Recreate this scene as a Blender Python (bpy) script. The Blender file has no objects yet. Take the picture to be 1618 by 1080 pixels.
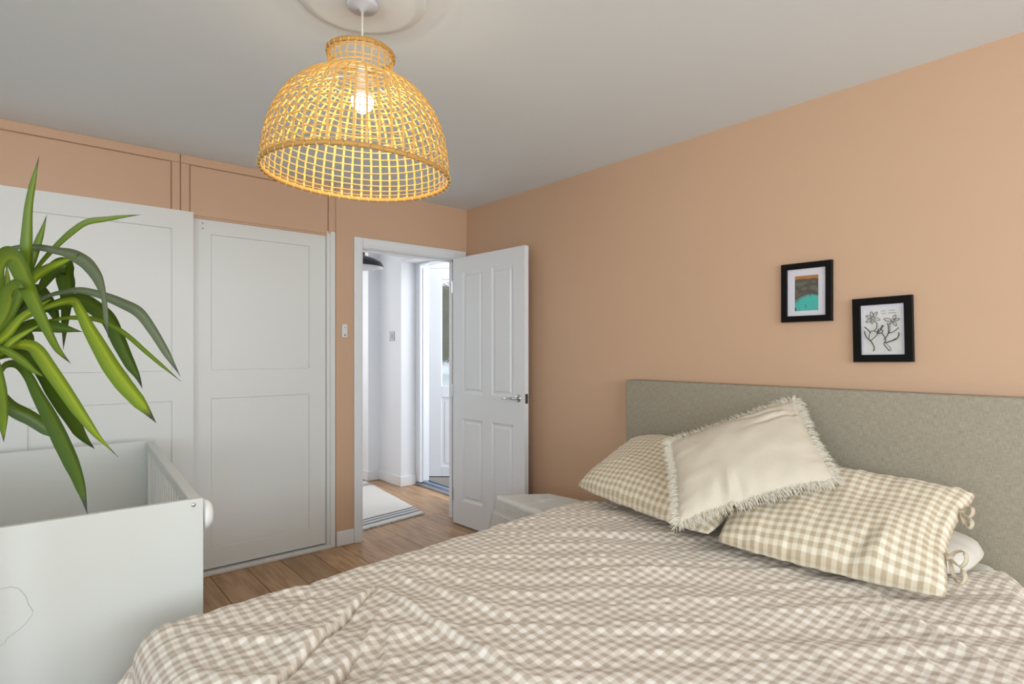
import bpy, bmesh, math, random
from mathutils import Vector, Matrix, noise
random.seed(7)
PI = math.pi
S = bpy.context.scene
COL = S.collection
# ------------------------------------------------------------------ camera
CH = 1.294
cam = bpy.data.cameras.new('camera'); co = bpy.data.objects.new('camera', cam); COL.objects.link(co)
cam.sensor_fit = 'HORIZONTAL'; cam.sensor_width = 36; cam.lens = 36*903/1618; cam.shift_y = 15/1618
cam.clip_start = .02
TH = math.atan2(.648, .762)
co.location = (0, 0, CH); co.rotation_euler = (PI/2, 0, -TH); S.camera = co
# ------------------------------------------------------------------ light
W = bpy.data.worlds.new('world'); S.world = W; W.use_nodes = True
W.node_tree.nodes['Background'].inputs[0].default_value = (.86, .93, 1, 1)
W.node_tree.nodes['Background'].inputs[1].default_value = 1.6
S.view_settings.view_transform = 'Standard'; S.view_settings.look = 'None'
S.view_settings.exposure = 0.17; S.view_settings.gamma = 1; S.view_settings.use_curve_mapping = False
def area(name, loc, target, sx, sy, power, color):
    L = bpy.data.lights.new(name, 'AREA'); L.shape = 'RECTANGLE'; L.size = sx; L.size_y = sy
    L.energy = power; L.color = color
    o = bpy.data.objects.new(name, L); COL.objects.link(o); o.location = loc
    o.rotation_euler = (Vector(target)-Vector(loc)).to_track_quat('-Z', 'Y').to_euler()
    return o
area('window_daylight', (.5, -2.83, 1.55), (.5, 0, 1.75), 3.4, 1.35, 92, (.82, .925, 1))
area('window_daylight_side', (-2.43, -.6, 1.55), (0, -.4, 1.75), 2.3, 1.35, 42, (.82, .925, 1))
area('entrance_daylight', (3.7, 4.2, 1.6), (2.7, 4.45, 1.1), 1.2, 2.0, 23, (.96, .98, 1))
area('hall_fill_light', (2.0, 6.35, 1.6), (2.0, 5.0, 1.3), .8, 1.4, 12, (1, .99, .97))  # added unseen lamp to brighten the hall; the end wall has no window

# ------------------------------------------------------------------ materials
def lin(c):
    return tuple(((v/255)/12.92 if v/255 <= .04045 else ((v/255+.055)/1.055)**2.4) for v in c)+(1,)
def mat(name, rgb, rough=.6, metal=0, bump=0, bscale=200, var=0, vscale=3, spec=.5, emit=None, es=0, coord='Object', stretch=None):
    m = bpy.data.materials.new(name); m.use_nodes = True; N = m.node_tree.nodes; L = m.node_tree.links
    b = N['Principled BSDF']; b.inputs['Base Color'].default_value = lin(rgb); b.inputs['Roughness'].default_value = rough
    b.inputs['Metallic'].default_value = metal; b.inputs['Specular IOR Level'].default_value = spec
    tc = N.new('ShaderNodeTexCoord'); mp = N.new('ShaderNodeMapping'); L.new(tc.outputs[coord], mp.inputs[0])
    if stretch: mp.inputs['Scale'].default_value = stretch
    if var:
        n = N.new('ShaderNodeTexNoise'); n.inputs['Scale'].default_value = vscale; n.inputs['Detail'].default_value = 4
        L.new(mp.outputs[0], n.inputs[0])
        mx = N.new('ShaderNodeMix'); mx.data_type = 'RGBA'
        c = lin(rgb); mx.inputs[6].default_value = tuple(v*(1-var) for v in c[:3])+(1,); mx.inputs[7].default_value = tuple(min(1, v*(1+var)) for v in c[:3])+(1,)
        L.new(n.outputs[0], mx.inputs[0]); L.new(mx.outputs[2], b.inputs['Base Color'])
    if bump:
        n2 = N.new('ShaderNodeTexNoise'); n2.inputs['Scale'].default_value = bscale; n2.inputs['Detail'].default_value = 3
        L.new(mp.outputs[0], n2.inputs[0])
        bp = N.new('ShaderNodeBump'); bp.inputs['Strength'].default_value = bump; bp.inputs['Distance'].default_value = .002
        L.new(n2.outputs[0], bp.inputs['Height']); L.new(bp.outputs[0], b.inputs['Normal'])
    if emit: b.inputs['Emission Color'].default_value = lin(emit); b.inputs['Emission Strength'].default_value = es
    return m
def math_node(N, L, op, a, b=None, c=None):
    n = N.new('ShaderNodeMath'); n.operation = op
    for i, v in enumerate((a, b, c)):
        if v is None: continue
        if isinstance(v, (int, float)): n.inputs[i].default_value = v
        else: L.new(v, n.inputs[i])
    return n.outputs[0]
def gingham(name, light, mid, dark, pitch):
    m = bpy.data.materials.new(name); m.use_nodes = True; N = m.node_tree.nodes; L = m.node_tree.links
    b = N['Principled BSDF']; b.inputs['Roughness'].default_value = .85; b.inputs['Specular IOR Level'].default_value = .2
    b.inputs['Sheen Weight'].default_value = .15
    uv = N.new('ShaderNodeUVMap'); sp = N.new('ShaderNodeSeparateXYZ'); L.new(uv.outputs[0], sp.inputs[0])
    st = []
    for k in (0, 1):
        f = math_node(N, L, 'MULTIPLY', sp.outputs[k], 1/pitch)
        p = math_node(N, L, 'PINGPONG', f, .5)                      # 0...0.5
        s = math_node(N, L, 'SUBTRACT', p, .25)
        s = math_node(N, L, 'MULTIPLY_ADD', s, 9, .5)
        n = N.new('ShaderNodeClamp'); L.new(s, n.inputs[0]); st.append(n.outputs[0])
    sm = math_node(N, L, 'ADD', st[0], st[1]); sm = math_node(N, L, 'MULTIPLY', sm, .5)
    r = N.new('ShaderNodeValToRGB'); r.color_ramp.elements[0].color = lin(light); r.color_ramp.elements[1].color = lin(dark)
    e = r.color_ramp.elements.new(.5); e.color = lin(mid); L.new(sm, r.inputs[0])
    nz = N.new('ShaderNodeTexNoise'); nz.inputs['Scale'].default_value = 900; L.new(uv.outputs[0], nz.inputs[0])
    hs = N.new('ShaderNodeHueSaturation'); L.new(r.outputs[0], hs.inputs['Color'])
    L.new(math_node(N, L, 'MULTIPLY_ADD', nz.outputs[0], .16, .92), hs.inputs['Value']); L.new(hs.outputs[0], b.inputs['Base Color'])
    n2 = N.new('ShaderNodeTexNoise'); n2.inputs['Scale'].default_value = 60; n2.inputs['Detail'].default_value = 4; L.new(uv.outputs[0], n2.inputs[0])
    bp = N.new('ShaderNodeBump'); bp.inputs['Strength'].default_value = .5; bp.inputs['Distance'].default_value = .003
    L.new(n2.outputs[0], bp.inputs['Height']); L.new(bp.outputs[0], b.inputs['Normal'])
    return m
M = {}
M['peach'] = mat('peach_paint', (213, 175, 143), .55, bump=.08, bscale=90, var=.02, vscale=1.5)
M['peach_gloss'] = mat('peach_wood_paint', (212, 173, 141), .4, bump=.05, bscale=60)
M['ceiling'] = mat('ceiling_paint', (233, 240, 244), .85, bump=.1, bscale=40, var=.02, vscale=1.2)
M['white_wall'] = mat('white_wall_paint', (236, 237, 240), .7, bump=.06, bscale=90)
M['white_gloss'] = mat('white_gloss_paint', (238, 239, 240), .3, bump=.03, bscale=30)
M['wardrobe'] = mat('wardrobe_foil', (232, 231, 226), .38, bump=.02, bscale=40)
M['cot'] = mat('cot_lacquer', (213, 214, 207), .35, bump=.02, bscale=40)
M['upvc'] = mat('upvc', (238, 241, 246), .25)
M['chrome'] = mat('chrome', (210, 210, 212), .15, 1)
M['dark_metal'] = mat('dark_metal', (90, 84, 78), .4, .8)
M['black'] = mat('black_frame', (14, 12, 11), .5, spec=.15)
M['matboard'] = mat('mat_board', (232, 230, 238), .8)
M['paper'] = mat('art_paper', (236, 234, 228), .8)
M['ink'] = mat('ink', (70, 68, 68), .8)
M['grey_ink'] = mat('grey_ink', (150, 150, 152), .8)
M['pool'] = mat('pool_print', (62, 190, 178), .6, var=.1, vscale=60)
M['pool_rim'] = mat('pool_rim_print', (88, 140, 132), .6, var=.15, vscale=80)
M['forest'] = mat('forest_print', (84, 74, 66), .6, var=.35, vscale=120)
M['orange'] = mat('orange_print', (176, 118, 60), .6, var=.4, vscale=140)
M['foliage'] = mat('foliage_print', (104, 110, 84), .6, var=.3, vscale=150)
M['gasket'] = mat('gasket', (30, 32, 36), .6)
M['bare_metal'] = mat('aluminium_sill', (170, 180, 195), .3, .7)
M['linen'] = None
M['cream'] = mat('cream_cotton', (214, 202, 182), .9, bump=.5, bscale=260, spec=.2)
M['fringe'] = mat('cream_fringe', (246, 238, 220), .9, spec=.2)
M['tie'] = mat('tie_cotton', (206, 192, 166), .9, bump=.4, bscale=120, var=.12, vscale=70, spec=.2)
M['sheet'] = mat('white_sheet', (222, 216, 204), .9, bump=.2, bscale=80, spec=.2)
M['base'] = mat('bed_base_fabric', (160, 154, 140), .9, bump=.3)
M['duvet'] = gingham('gingham_duvet_cotton', (238, 230, 218), (216, 203, 188), (188, 172, 155), .0305)
M['pillowcase'] = gingham('gingham_pillow_cotton', (238, 229, 208), (219, 204, 178), (192, 173, 144), .0305)
M['pot'] = mat('pot_ceramic', (205, 200, 192), .5)
M['soil'] = mat('soil', (60, 45, 34), .95, bump=1, bscale=60)
M['trunk'] = mat('yucca_trunk', (122, 98, 70), .9, bump=1, bscale=50, var=.3, vscale=30)
M['black_lamp'] = mat('black_enamel', (38, 40, 46), .35)
M['lamp_white'] = mat('white_enamel', (235, 235, 235), .5)
M['grey_switch'] = mat('steel_switch', (150, 150, 154), .4, .3)
M['white_plastic'] = mat('white_plastic', (232, 230, 226), .4)
M['led'] = mat('grey_button', (130, 128, 126), .5)
M['cord'] = mat('cream_cord', (226, 222, 205), .6)
M['rose'] = mat('ceiling_rose_plastic', (205, 206, 210), .4)
M['night_light'] = mat('night_light_white', (240, 240, 236), .5, bump=.3, bscale=60)
M['rug_fringe'] = mat('rug_fringe', (222, 216, 206), .95)
M['scuff'] = mat('pencil_line', (176, 174, 168), .8)
M['mattress_side'] = mat('mattress_ticking', (225, 222, 214), .9)
M['brick_out'] = mat('outside_wall', (108, 104, 92), .9, var=.35, vscale=4)
M['ground_out'] = mat('outside_ground', (120, 112, 104), .9, var=.2)
M['white_out'] = mat('outside_white', (225, 232, 236), .8)

def linen():
    m = bpy.data.materials.new('headboard_linen'); m.use_nodes = True; N = m.node_tree.nodes; L = m.node_tree.links
    b = N['Principled BSDF']; b.inputs['Roughness'].default_value = .95; b.inputs['Specular IOR Level'].default_value = .15
    tc = N.new('ShaderNodeTexCoord'); outs = []
    for s in ((60, 700, 45), (60, 40, 900)):
        mp = N.new('ShaderNodeMapping'); mp.inputs['Scale'].default_value = s; L.new(tc.outputs['Object'], mp.inputs[0])
        n = N.new('ShaderNodeTexNoise'); n.inputs['Scale'].default_value = 1.0; n.inputs['Detail'].default_value = 2; L.new(mp.outputs[0], n.inputs[0]); outs.append(n.outputs[0])
    sm = math_node(N, L, 'ADD', outs[0], outs[1]); sm = math_node(N, L, 'MULTIPLY', sm, .5)
    r = N.new('ShaderNodeValToRGB'); r.color_ramp.elements[0].position = .38; r.color_ramp.elements[1].position = .62
    r.color_ramp.elements[0].color = lin((148, 138, 120)); r.color_ramp.elements[1].color = lin((180, 170, 150)); L.new(sm, r.inputs[0]); L.new(r.outputs[0], b.inputs['Base Color'])
    bp = N.new('ShaderNodeBump'); bp.inputs['Strength'].default_value = .5; bp.inputs['Distance'].default_value = .001
    L.new(sm, bp.inputs['Height']); L.new(bp.outputs[0], b.inputs['Normal'])
    return m
M['linen'] = linen()
def oak(i):
    m = bpy.data.materials.new('oak_board'); m.use_nodes = True; N = m.node_tree.nodes; L = m.node_tree.links
    b = N['Principled BSDF']; b.inputs['Roughness'].default_value = .36; b.inputs['Specular IOR Level'].default_value = .45
    tc = N.new('ShaderNodeTexCoord'); mp = N.new('ShaderNodeMapping'); mp.inputs['Scale'].default_value = (9, .9, 1); mp.inputs['Location'].default_value = (i*3.1, i*1.7, 0)
    L.new(tc.outputs['Object'], mp.inputs[0])
    n = N.new('ShaderNodeTexNoise'); n.inputs['Scale'].default_value = 3; n.inputs['Detail'].default_value = 8; n.inputs['Distortion'].default_value = 1.2; L.new(mp.outputs[0], n.inputs[0])
    r = N.new('ShaderNodeValToRGB'); r.color_ramp.elements[0].position = .3; r.color_ramp.elements[1].position = .75
    k = [1, .93, 1.05, .97][i % 4]
    r.color_ramp.elements[0].color = lin(tuple(v*k for v in (160, 121, 85))); r.color_ramp.elements[1].color = lin(tuple(v*k for v in (206, 166, 124)))
    L.new(n.outputs[0], r.inputs[0])
    v = N.new('ShaderNodeTexVoronoi'); v.inputs['Scale'].default_value = 2.3
    mp2 = N.new('ShaderNodeMapping'); mp2.inputs['Scale'].default_value = (1.6, 1, 1); L.new(tc.outputs['Object'], mp2.inputs[0]); L.new(mp2.outputs[0], v.inputs[0])
    k2 = N.new('ShaderNodeValToRGB'); k2.color_ramp.elements[0].position = .02; k2.color_ramp.elements[1].position = .06
    k2.color_ramp.elements[0].color = (.25, .22, .2, 1); k2.color_ramp.elements[1].color = (1, 1, 1, 1); L.new(v.outputs['Distance'], k2.inputs[0])
    mx = N.new('ShaderNodeMix'); mx.data_type = 'RGBA'; mx.blend_type = 'MULTIPLY'; mx.inputs[0].default_value = 1
    L.new(r.outputs[0], mx.inputs[6]); L.new(k2.outputs[0], mx.inputs[7]); L.new(mx.outputs[2], b.inputs['Base Color'])
    bp = N.new('ShaderNodeBump'); bp.inputs['Strength'].default_value = .15; bp.inputs['Distance'].default_value = .001; L.new(n.outputs[0], bp.inputs['Height']); L.new(bp.outputs[0], b.inputs['Normal'])
    return m
OAK = [oak(i) for i in range(4)]
M['joint'] = mat('floor_joint', (92, 70, 52), .8)
def rattan():
    m = bpy.data.materials.new('rattan'); m.use_nodes = True; N = m.node_tree.nodes; L = m.node_tree.links
    b = N['Principled BSDF']; b.inputs['Base Color'].default_value = lin((228, 180, 98)); b.inputs['Roughness'].default_value = .5
    t = N.new('ShaderNodeBsdfTranslucent'); t.inputs[0].default_value = lin((246, 170, 56))
    mx = N.new('ShaderNodeMixShader'); mx.inputs[0].default_value = .06
    L.new(b.outputs[0], mx.inputs[1]); L.new(t.outputs[0], mx.inputs[2]); L.new(mx.outputs[0], N['Material Output'].inputs[0])
    return m
M['rattan'] = rattan()
M['binding'] = mat('rattan_binding', (240, 214, 150), .6)
M['rim'] = mat('rattan_rim', (196, 146, 74), .6)
def leaf_mat(name, edge, cent, tip):
    m = bpy.data.materials.new(name); m.use_nodes = True; N = m.node_tree.nodes; L = m.node_tree.links
    b = N['Principled BSDF']; b.inputs['Roughness'].default_value = .38
    uv = N.new('ShaderNodeUVMap'); sp = N.new('ShaderNodeSeparateXYZ'); L.new(uv.outputs[0], sp.inputs[0])
    r = N.new('ShaderNodeValToRGB'); el = r.color_ramp.elements
    el[0].color = lin(cent); el[0].position = 0; el[1].color = lin(edge); el[1].position = 1
    e = el.new(.45); e.color = lin(tuple((a*.5+c*.5) for a, c in zip(edge, cent)))
    mp = N.new('ShaderNodeMapping'); mp.inputs['Scale'].default_value = (14, .8, 1); L.new(uv.outputs[0], mp.inputs[0])
    n = N.new('ShaderNodeTexNoise'); n.inputs['Scale'].default_value = 1.5; n.inputs['Detail'].default_value = 3; L.new(mp.outputs[0], n.inputs[0])
    s = math_node(N, L, 'MULTIPLY_ADD', n.outputs[0], .9, -.3)
    L.new(math_node(N, L, 'ADD', s, sp.outputs[0]), r.inputs[0])
    r2 = N.new('ShaderNodeValToRGB'); r2.color_ramp.elements[0].position = .93; r2.color_ramp.elements[1].position = .97
    L.new(sp.outputs[1], r2.inputs[0]); mx = N.new('ShaderNodeMix'); mx.data_type = 'RGBA'; L.new(r2.outputs[0], mx.inputs[0])
    L.new(r.outputs[0], mx.inputs[6]); mx.inputs[7].default_value = lin(tip); L.new(mx.outputs[2], b.inputs['Base Color'])
    t = N.new('ShaderNodeBsdfTranslucent'); L.new(mx.outputs[2], t.inputs[0])
    ms = N.new('ShaderNodeMixShader'); ms.inputs[0].default_value = .3
    L.new(b.outputs[0], ms.inputs[1]); L.new(t.outputs[0], ms.inputs[2]); L.new(ms.outputs[0], N['Material Output'].inputs[0])
    return m
M['leaf_bright'] = leaf_mat('leaf_bright', (98, 126, 28), (172, 182, 48), (70, 62, 48))
M['leaf_mid'] = leaf_mat('leaf_mid', (84, 112, 28), (136, 152, 42), (70, 66, 50))
M['leaf_dark'] = leaf_mat('leaf_dark', (62, 88, 24), (94, 114, 30), (60, 62, 56))
M['leaf_grey'] = leaf_mat('leaf_grey', (92, 102, 76), (124, 134, 102), (80, 84, 76))
def lace():
    m = bpy.data.materials.new('openwork_cotton'); m.use_nodes = True; N = m.node_tree.nodes; L = m.node_tree.links
    b = N['Principled BSDF']; b.inputs['Base Color'].default_value = lin((232, 230, 224)); b.inputs['Roughness'].default_value = .9
    uv = N.new('ShaderNodeUVMap'); sp = N.new('ShaderNodeSeparateXYZ'); L.new(uv.outputs[0], sp.inputs[0])
    a = []
    for k, p in ((0, .010), (1, .013)):
        f = math_node(N, L, 'MULTIPLY', sp.outputs[k], 1/p); f = math_node(N, L, 'PINGPONG', f, .5)
        a.append(math_node(N, L, 'GREATER_THAN', f, .24))
    hole = math_node(N, L, 'MULTIPLY', a[0], a[1])
    band = math_node(N, L, 'GREATER_THAN', math_node(N, L, 'PINGPONG', math_node(N, L, 'MULTIPLY', sp.outputs[1], 1/.085), .5), .12)
    hole = math_node(N, L, 'MULTIPLY', hole, band)
    L.new(math_node(N, L, 'MULTIPLY_ADD', hole, -.85, 1), b.inputs['Alpha'])
    return m
M['lace'] = lace()
def rugmat():
    m = bpy.data.materials.new('rug_cotton'); m.use_nodes = True; N = m.node_tree.nodes; L = m.node_tree.links
    b = N['Principled BSDF']; b.inputs['Roughness'].default_value = .95
    uv = N.new('ShaderNodeUVMap'); sp = N.new('ShaderNodeSeparateXYZ'); L.new(uv.outputs[0], sp.inputs[0])
    nz = N.new('ShaderNodeTexNoise'); nz.inputs['Scale'].default_value = 120; L.new(uv.outputs[0], nz.inputs[0])
    y = math_node(N, L, 'ADD', sp.outputs[1], math_node(N, L, 'MULTIPLY_ADD', nz.outputs[0], .012, -.006))
    tot = None
    for c, h in ((.085, .020), (.145, .016), (.200, .018), (1.17, .016), (1.23, .020)):
        s = math_node(N, L, 'LESS_THAN', math_node(N, L, 'ABSOLUTE', math_node(N, L, 'SUBTRACT', y, c)), h)
        tot = s if tot is None else math_node(N, L, 'ADD', tot, s)
    mx = N.new('ShaderNodeMix'); mx.data_type = 'RGBA'; L.new(tot, mx.inputs[0]); mx.inputs[6].default_value = lin((226, 222, 216)); mx.inputs[7].default_value = lin((136, 138, 146))
    L.new(mx.outputs[2], b.inputs['Base Color'])
    mp = N.new('ShaderNodeMapping'); mp.inputs['Scale'].default_value = (40, 220, 1); L.new(uv.outputs[0], mp.inputs[0])
    n2 = N.new('ShaderNodeTexNoise'); n2.inputs['Scale'].default_value = 1; L.new(mp.outputs[0], n2.inputs[0])
    bp = N.new('ShaderNodeBump'); bp.inputs['Strength'].default_value = 1; bp.inputs['Distance'].default_value = .006; L.new(n2.outputs[0], bp.inputs['Height']); L.new(bp.outputs[0], b.inputs['Normal'])
    return m
M['rug'] = rugmat()
def obscured():
    m = bpy.data.materials.new('obscured_glass'); m.use_nodes = True; N = m.node_tree.nodes; L = m.node_tree.links
    b = N['Principled BSDF']; b.inputs['Base Color'].default_value = (.95, .97, .96, 1); b.inputs['Transmission Weight'].default_value = 1
    b.inputs['Roughness'].default_value = .12; b.inputs['IOR'].default_value = 1.2
    tc = N.new('ShaderNodeTexCoord'); n = N.new('ShaderNodeTexNoise'); n.inputs['Scale'].default_value = 40; L.new(tc.outputs['Object'], n.inputs[0])
    bp = N.new('ShaderNodeBump'); bp.inputs['Strength'].default_value = .5; bp.inputs['Distance'].default_value = .01; L.new(n.outputs[0], bp.inputs['Height']); L.new(bp.outputs[0], b.inputs['Normal'])
    return m
M['glass'] = obscured()
def clearglass():
    m = bpy.data.materials.new('picture_glass'); m.use_nodes = True; N = m.node_tree.nodes; L = m.node_tree.links
    g = N.new('ShaderNodeBsdfGlossy'); g.inputs['Roughness'].default_value = .05
    t = N.new('ShaderNodeBsdfTransparent'); x = N.new('ShaderNodeMixShader'); x.inputs[0].default_value = .05
    L.new(t.outputs[0], x.inputs[1]); L.new(g.outputs[0], x.inputs[2]); L.new(x.outputs[0], N['Material Output'].inputs[0])
    return m
M['clear'] = clearglass()
def bulbmat():
    m = bpy.data.materials.new('lit_bulb'); m.use_nodes = True; N = m.node_tree.nodes
    b = N['Principled BSDF']; b.inputs['Base Color'].default_value = (1, 1, 1, 1)
    b.inputs['Emission Color'].default_value = (1, .89, .68, 1); b.inputs['Emission Strength'].default_value = 150
    return m
M['bulb'] = bulbmat()

# ------------------------------------------------------------------ helpers
def worldloc(o):
    v = Vector((0, 0, 0))
    while o is not None: v += o.location; o = o.parent
    return v
def obj(name, bm, m, parent=None, smooth=False, kind=None, label=None):
    if parent is not None:
        bmesh.ops.translate(bm, verts=bm.verts, vec=-worldloc(parent))
    me = bpy.data.meshes.new(name); bm.normal_update(); bm.to_mesh(me); bm.free()
    for x in (m if isinstance(m, (list, tuple)) else [m]): me.materials.append(x)
    if smooth: me.polygons.foreach_set('use_smooth', [True]*len(me.polygons))
    o = bpy.data.objects.new(name, me); COL.objects.link(o); o.parent = parent
    if kind: o['kind'] = kind
    if label: o['label'] = label
    return o
def raw(name, V, F, m, parent=None, smooth=True, uv=None, kind=None, label=None, mi=None):
    off = worldloc(parent) if parent is not None else Vector((0, 0, 0))
    me = bpy.data.meshes.new(name); me.from_pydata([tuple(Vector(v)-off) for v in V], [], F)
    for x in (m if isinstance(m, (list, tuple)) else [m]): me.materials.append(x)
    if uv is not None:
        l = me.uv_layers.new(name='UVMap'); d = [0.0]*(2*len(me.loops))
        for i, lp in enumerate(me.loops):
            d[2*i], d[2*i+1] = uv[lp.vertex_index]
        l.data.foreach_set('uv', d)
    if mi: me.polygons.foreach_set('material_index', mi)
    if smooth: me.polygons.foreach_set('use_smooth', [True]*len(me.polygons))
    me.update()
    o = bpy.data.objects.new(name, me); COL.objects.link(o); o.parent = parent
    if kind: o['kind'] = kind
    if label: o['label'] = label
    return o
def thing(name, loc, label=None, cat=None, group=None, kind=None):
    o = bpy.data.objects.new(name, None); COL.objects.link(o); o.location = loc
    if label: o['label'] = label
    if cat: o['category'] = cat
    if group: o['group'] = group
    if kind: o['kind'] = kind
    return o
def tag(o, label, cat, group=None):
    o['label'] = label; o['category'] = cat
    if group: o['group'] = group
    return o
def bx(bm, x0, x1, y0, y1, z0, z1, bev=0, seg=2):
    r = bmesh.ops.create_cube(bm, size=1); vs = r['verts']
    for v in vs:
        v.co = Vector(((x0+x1)/2+v.co.x*(x1-x0), (y0+y1)/2+v.co.y*(y1-y0), (z0+z1)/2+v.co.z*(z1-z0)))
    if bev:
        es = list({e for v in vs for e in v.link_edges})
        bmesh.ops.bevel(bm, geom=es, offset=bev, segments=seg, affect='EDGES', profile=.5)
    return bm
def box(x0, x1, y0, y1, z0, z1, bev=0, seg=2): return bx(bmesh.new(), x0, x1, y0, y1, z0, z1, bev, seg)
def tube(bm, pts, r, n=8, cap=True):
    pts = [Vector(p) for p in pts]; rings = []
    for i, p in enumerate(pts):
        t = (pts[min(i+1, len(pts)-1)]-pts[max(i-1, 0)]).normalized()
        a = Vector((0, 0, 1)) if abs(t.z) < .9 else Vector((1, 0, 0))
        u = t.cross(a).normalized(); w = t.cross(u).normalized()
        rr = r[i] if isinstance(r, (list, tuple)) else r
        rings.append([bm.verts.new(p+u*rr*math.cos(2*PI*k/n)+w*rr*math.sin(2*PI*k/n)) for k in range(n)])
    for a, b in zip(rings, rings[1:]):
        for k in range(n): bm.faces.new((a[k], a[(k+1) % n], b[(k+1) % n], b[k]))
    if cap: bm.faces.new(rings[0][::-1]); bm.faces.new(rings[-1])
    return bm
def lathe(bm, prof, c, n=32, axis='Z', close=False):
    rings = []
    for r, h in prof:
        ring = []
        for k in range(n):
            a = 2*PI*k/n; d = (r*math.cos(a), r*math.sin(a), h)
            if axis == 'X': d = (h, r*math.cos(a), r*math.sin(a))
            if axis == 'Y': d = (r*math.cos(a), h, r*math.sin(a))
            ring.append(bm.verts.new(Vector(c)+Vector(d)))
        rings.append(ring)
    for a, b in zip(rings, rings[1:]):
        for k in range(n): bm.faces.new((a[k], a[(k+1) % n], b[(k+1) % n], b[k]))
    if close: bm.faces.new(rings[0][::-1]); bm.faces.new(rings[-1])
    return bm
def slab(Wd, Hh, T, xs, zs, cells, bev, depth, z0=0, x0=0, back=True):
    """door slab, front at t=0 facing -t; cells (i,j) of the grid are recessed with a sloped edge"""
    bm = bmesh.new()
    X = [x0]+xs+[x0+Wd]; Z = [z0]+zs+[z0+Hh]
    def face(t, flip):
        g = [[bm.verts.new((x, t, z)) for z in Z] for x in X]; pan = []
        for i in range(len(X)-1):
            for j in range(len(Z)-1):
                q = [g[i][j], g[i+1][j], g[i+1][j+1], g[i][j+1]]
                if flip: q.reverse()
                f = bm.faces.new(q)
                if (i, j) in cells: pan.append(f)
        bm.normal_update()
        if pan: bmesh.ops.inset_individual(bm, faces=pan, thickness=bev, depth=-depth)
        return g
    a = face(0, False); b = face(T, True)
    nx, nz = len(X), len(Z)
    for i in range(nx-1):
        bm.faces.new((a[i][0], b[i][0], b[i+1][0], a[i+1][0])); bm.faces.new((a[i][-1], a[i+1][-1], b[i+1][-1], b[i][-1]))
    for j in range(nz-1):
        bm.faces.new((a[0][j], a[0][j+1], b[0][j+1], b[0][j])); bm.faces.new((a[-1][j], b[-1][j], b[-1][j+1], a[-1][j+1]))
    bm.normal_update()
    return bm
def xf(bm, mtx): bmesh.ops.transform(bm, matrix=mtx, verts=bm.verts); return bm
def basis(o, u, v, w):
    m = Matrix.Identity(4)
    for i in range(3): m[i][0] = u[i]; m[i][1] = v[i]; m[i][2] = w[i]; m[i][3] = o[i]
    return m

# ------------------------------------------------------------------ room shell
RX, FY, CZ = 2.63, 3.643, 2.4
LX, BY = -2.25, -2.65
WT = .10
def structure(name, bm, m, parent=None): return obj(name, bm, m, parent, kind='structure' if parent is None else None)
# floor: sub-floor + individual oak boards
fl = thing('floor', (0, 0, 0), kind='structure')
obj('subfloor', box(LX, 3.0, BY, 7.0, -.05, -.014), M['joint'], fl)
pw = .1985; x = .806-pw*16; row = 0
while x < 2.95:
    x0 = max(x, LX); x1 = min(x+pw, 2.95 if True else 0)
    if x1 > LX+.02:
        y = BY - [0, 1.1, .45, 1.5, .8][row % 5]
        while y < 7.0:
            ya, yb = max(y, BY), min(y+1.83, 7.0)
            if yb-ya > .03:
                bm = box(x0+.0013, x1-.0013, ya+.0012, yb-.0012, -.014, 0, .0018, 1)
                obj('floorboard', bm, OAK[(row*3+int(y*2+9)) % 4], fl)
            y += 1.83
    x += pw; row += 1
def wall_open(name, bm, m): return structure(name, bm, m)
# ceiling with a plain raised plaster disc round the lamp
structure('ceiling', box(LX-.1, 3.05, BY-.1, 7.1, CZ, CZ+.1), M['ceiling'])
LP = Vector((.805, 1.672, 0))
bm = bmesh.new(); lathe(bm, [(.001, CZ-.011), (.165, CZ-.011), (.185, CZ-.008), (.196, CZ-.002), (.2, CZ+.001)], (LP.x, LP.y, 0), 64)
structure('trim_1', bm, M['ceiling']); bpy.data.objects['trim_1'].data.polygons.foreach_set('use_smooth', [True]*len(bpy.data.objects['trim_1'].data.polygons))
structure('wall_right', box(RX, RX+.1, BY-.1, FY+WT, 0, CZ), M['peach'])
bm = bmesh.new()   # left wall with a window opening
bx(bm, LX-.1, LX, BY-.1, -1.8, 0, CZ); bx(bm, LX-.1, LX, .6, 4.3, 0, CZ); bx(bm, LX-.1, LX, -1.8, .6, 0, .85); bx(bm, LX-.1, LX, -1.8, .6, 2.2, CZ)
structure('wall_left', bm, M['white_wall'])
bm = bmesh.new()
bx(bm, LX, -1.25, BY-.1, BY, 0, CZ); bx(bm, 2.25, RX, BY-.1, BY, 0, CZ); bx(bm, -1.25, 2.25, BY-.1, BY, 0, .85); bx(bm, -1.25, 2.25, BY-.1, BY, 2.2, CZ)
structure('wall_back', bm, M['white_wall'])
def winframe(name, horizontal, a0, a1, pos):
    w = thing(name, (0, 0, 0), kind='structure')
    n = 3; bm = bmesh.new()
    def b(a, c, z0, z1, ):
        if horizontal: bx(bm, a, c, pos-.06, pos, z0, z1, .004)
        else: bx(bm, pos-.06, pos, a, c, z0, z1, .004)
    b(a0, a1, .85, .91); b(a0, a1, 2.14, 2.2)
    for k in range(n+1):
        q = a0+(a1-a0-.06)*k/n; b(q, q+.06, .91, 2.14)
    obj('window_frame', bm, M['upvc'], w)
winframe('window_1', True, -1.25, 2.25, BY-.02)
winframe('window_2', False, -1.8, .6, LX-.02)
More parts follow.
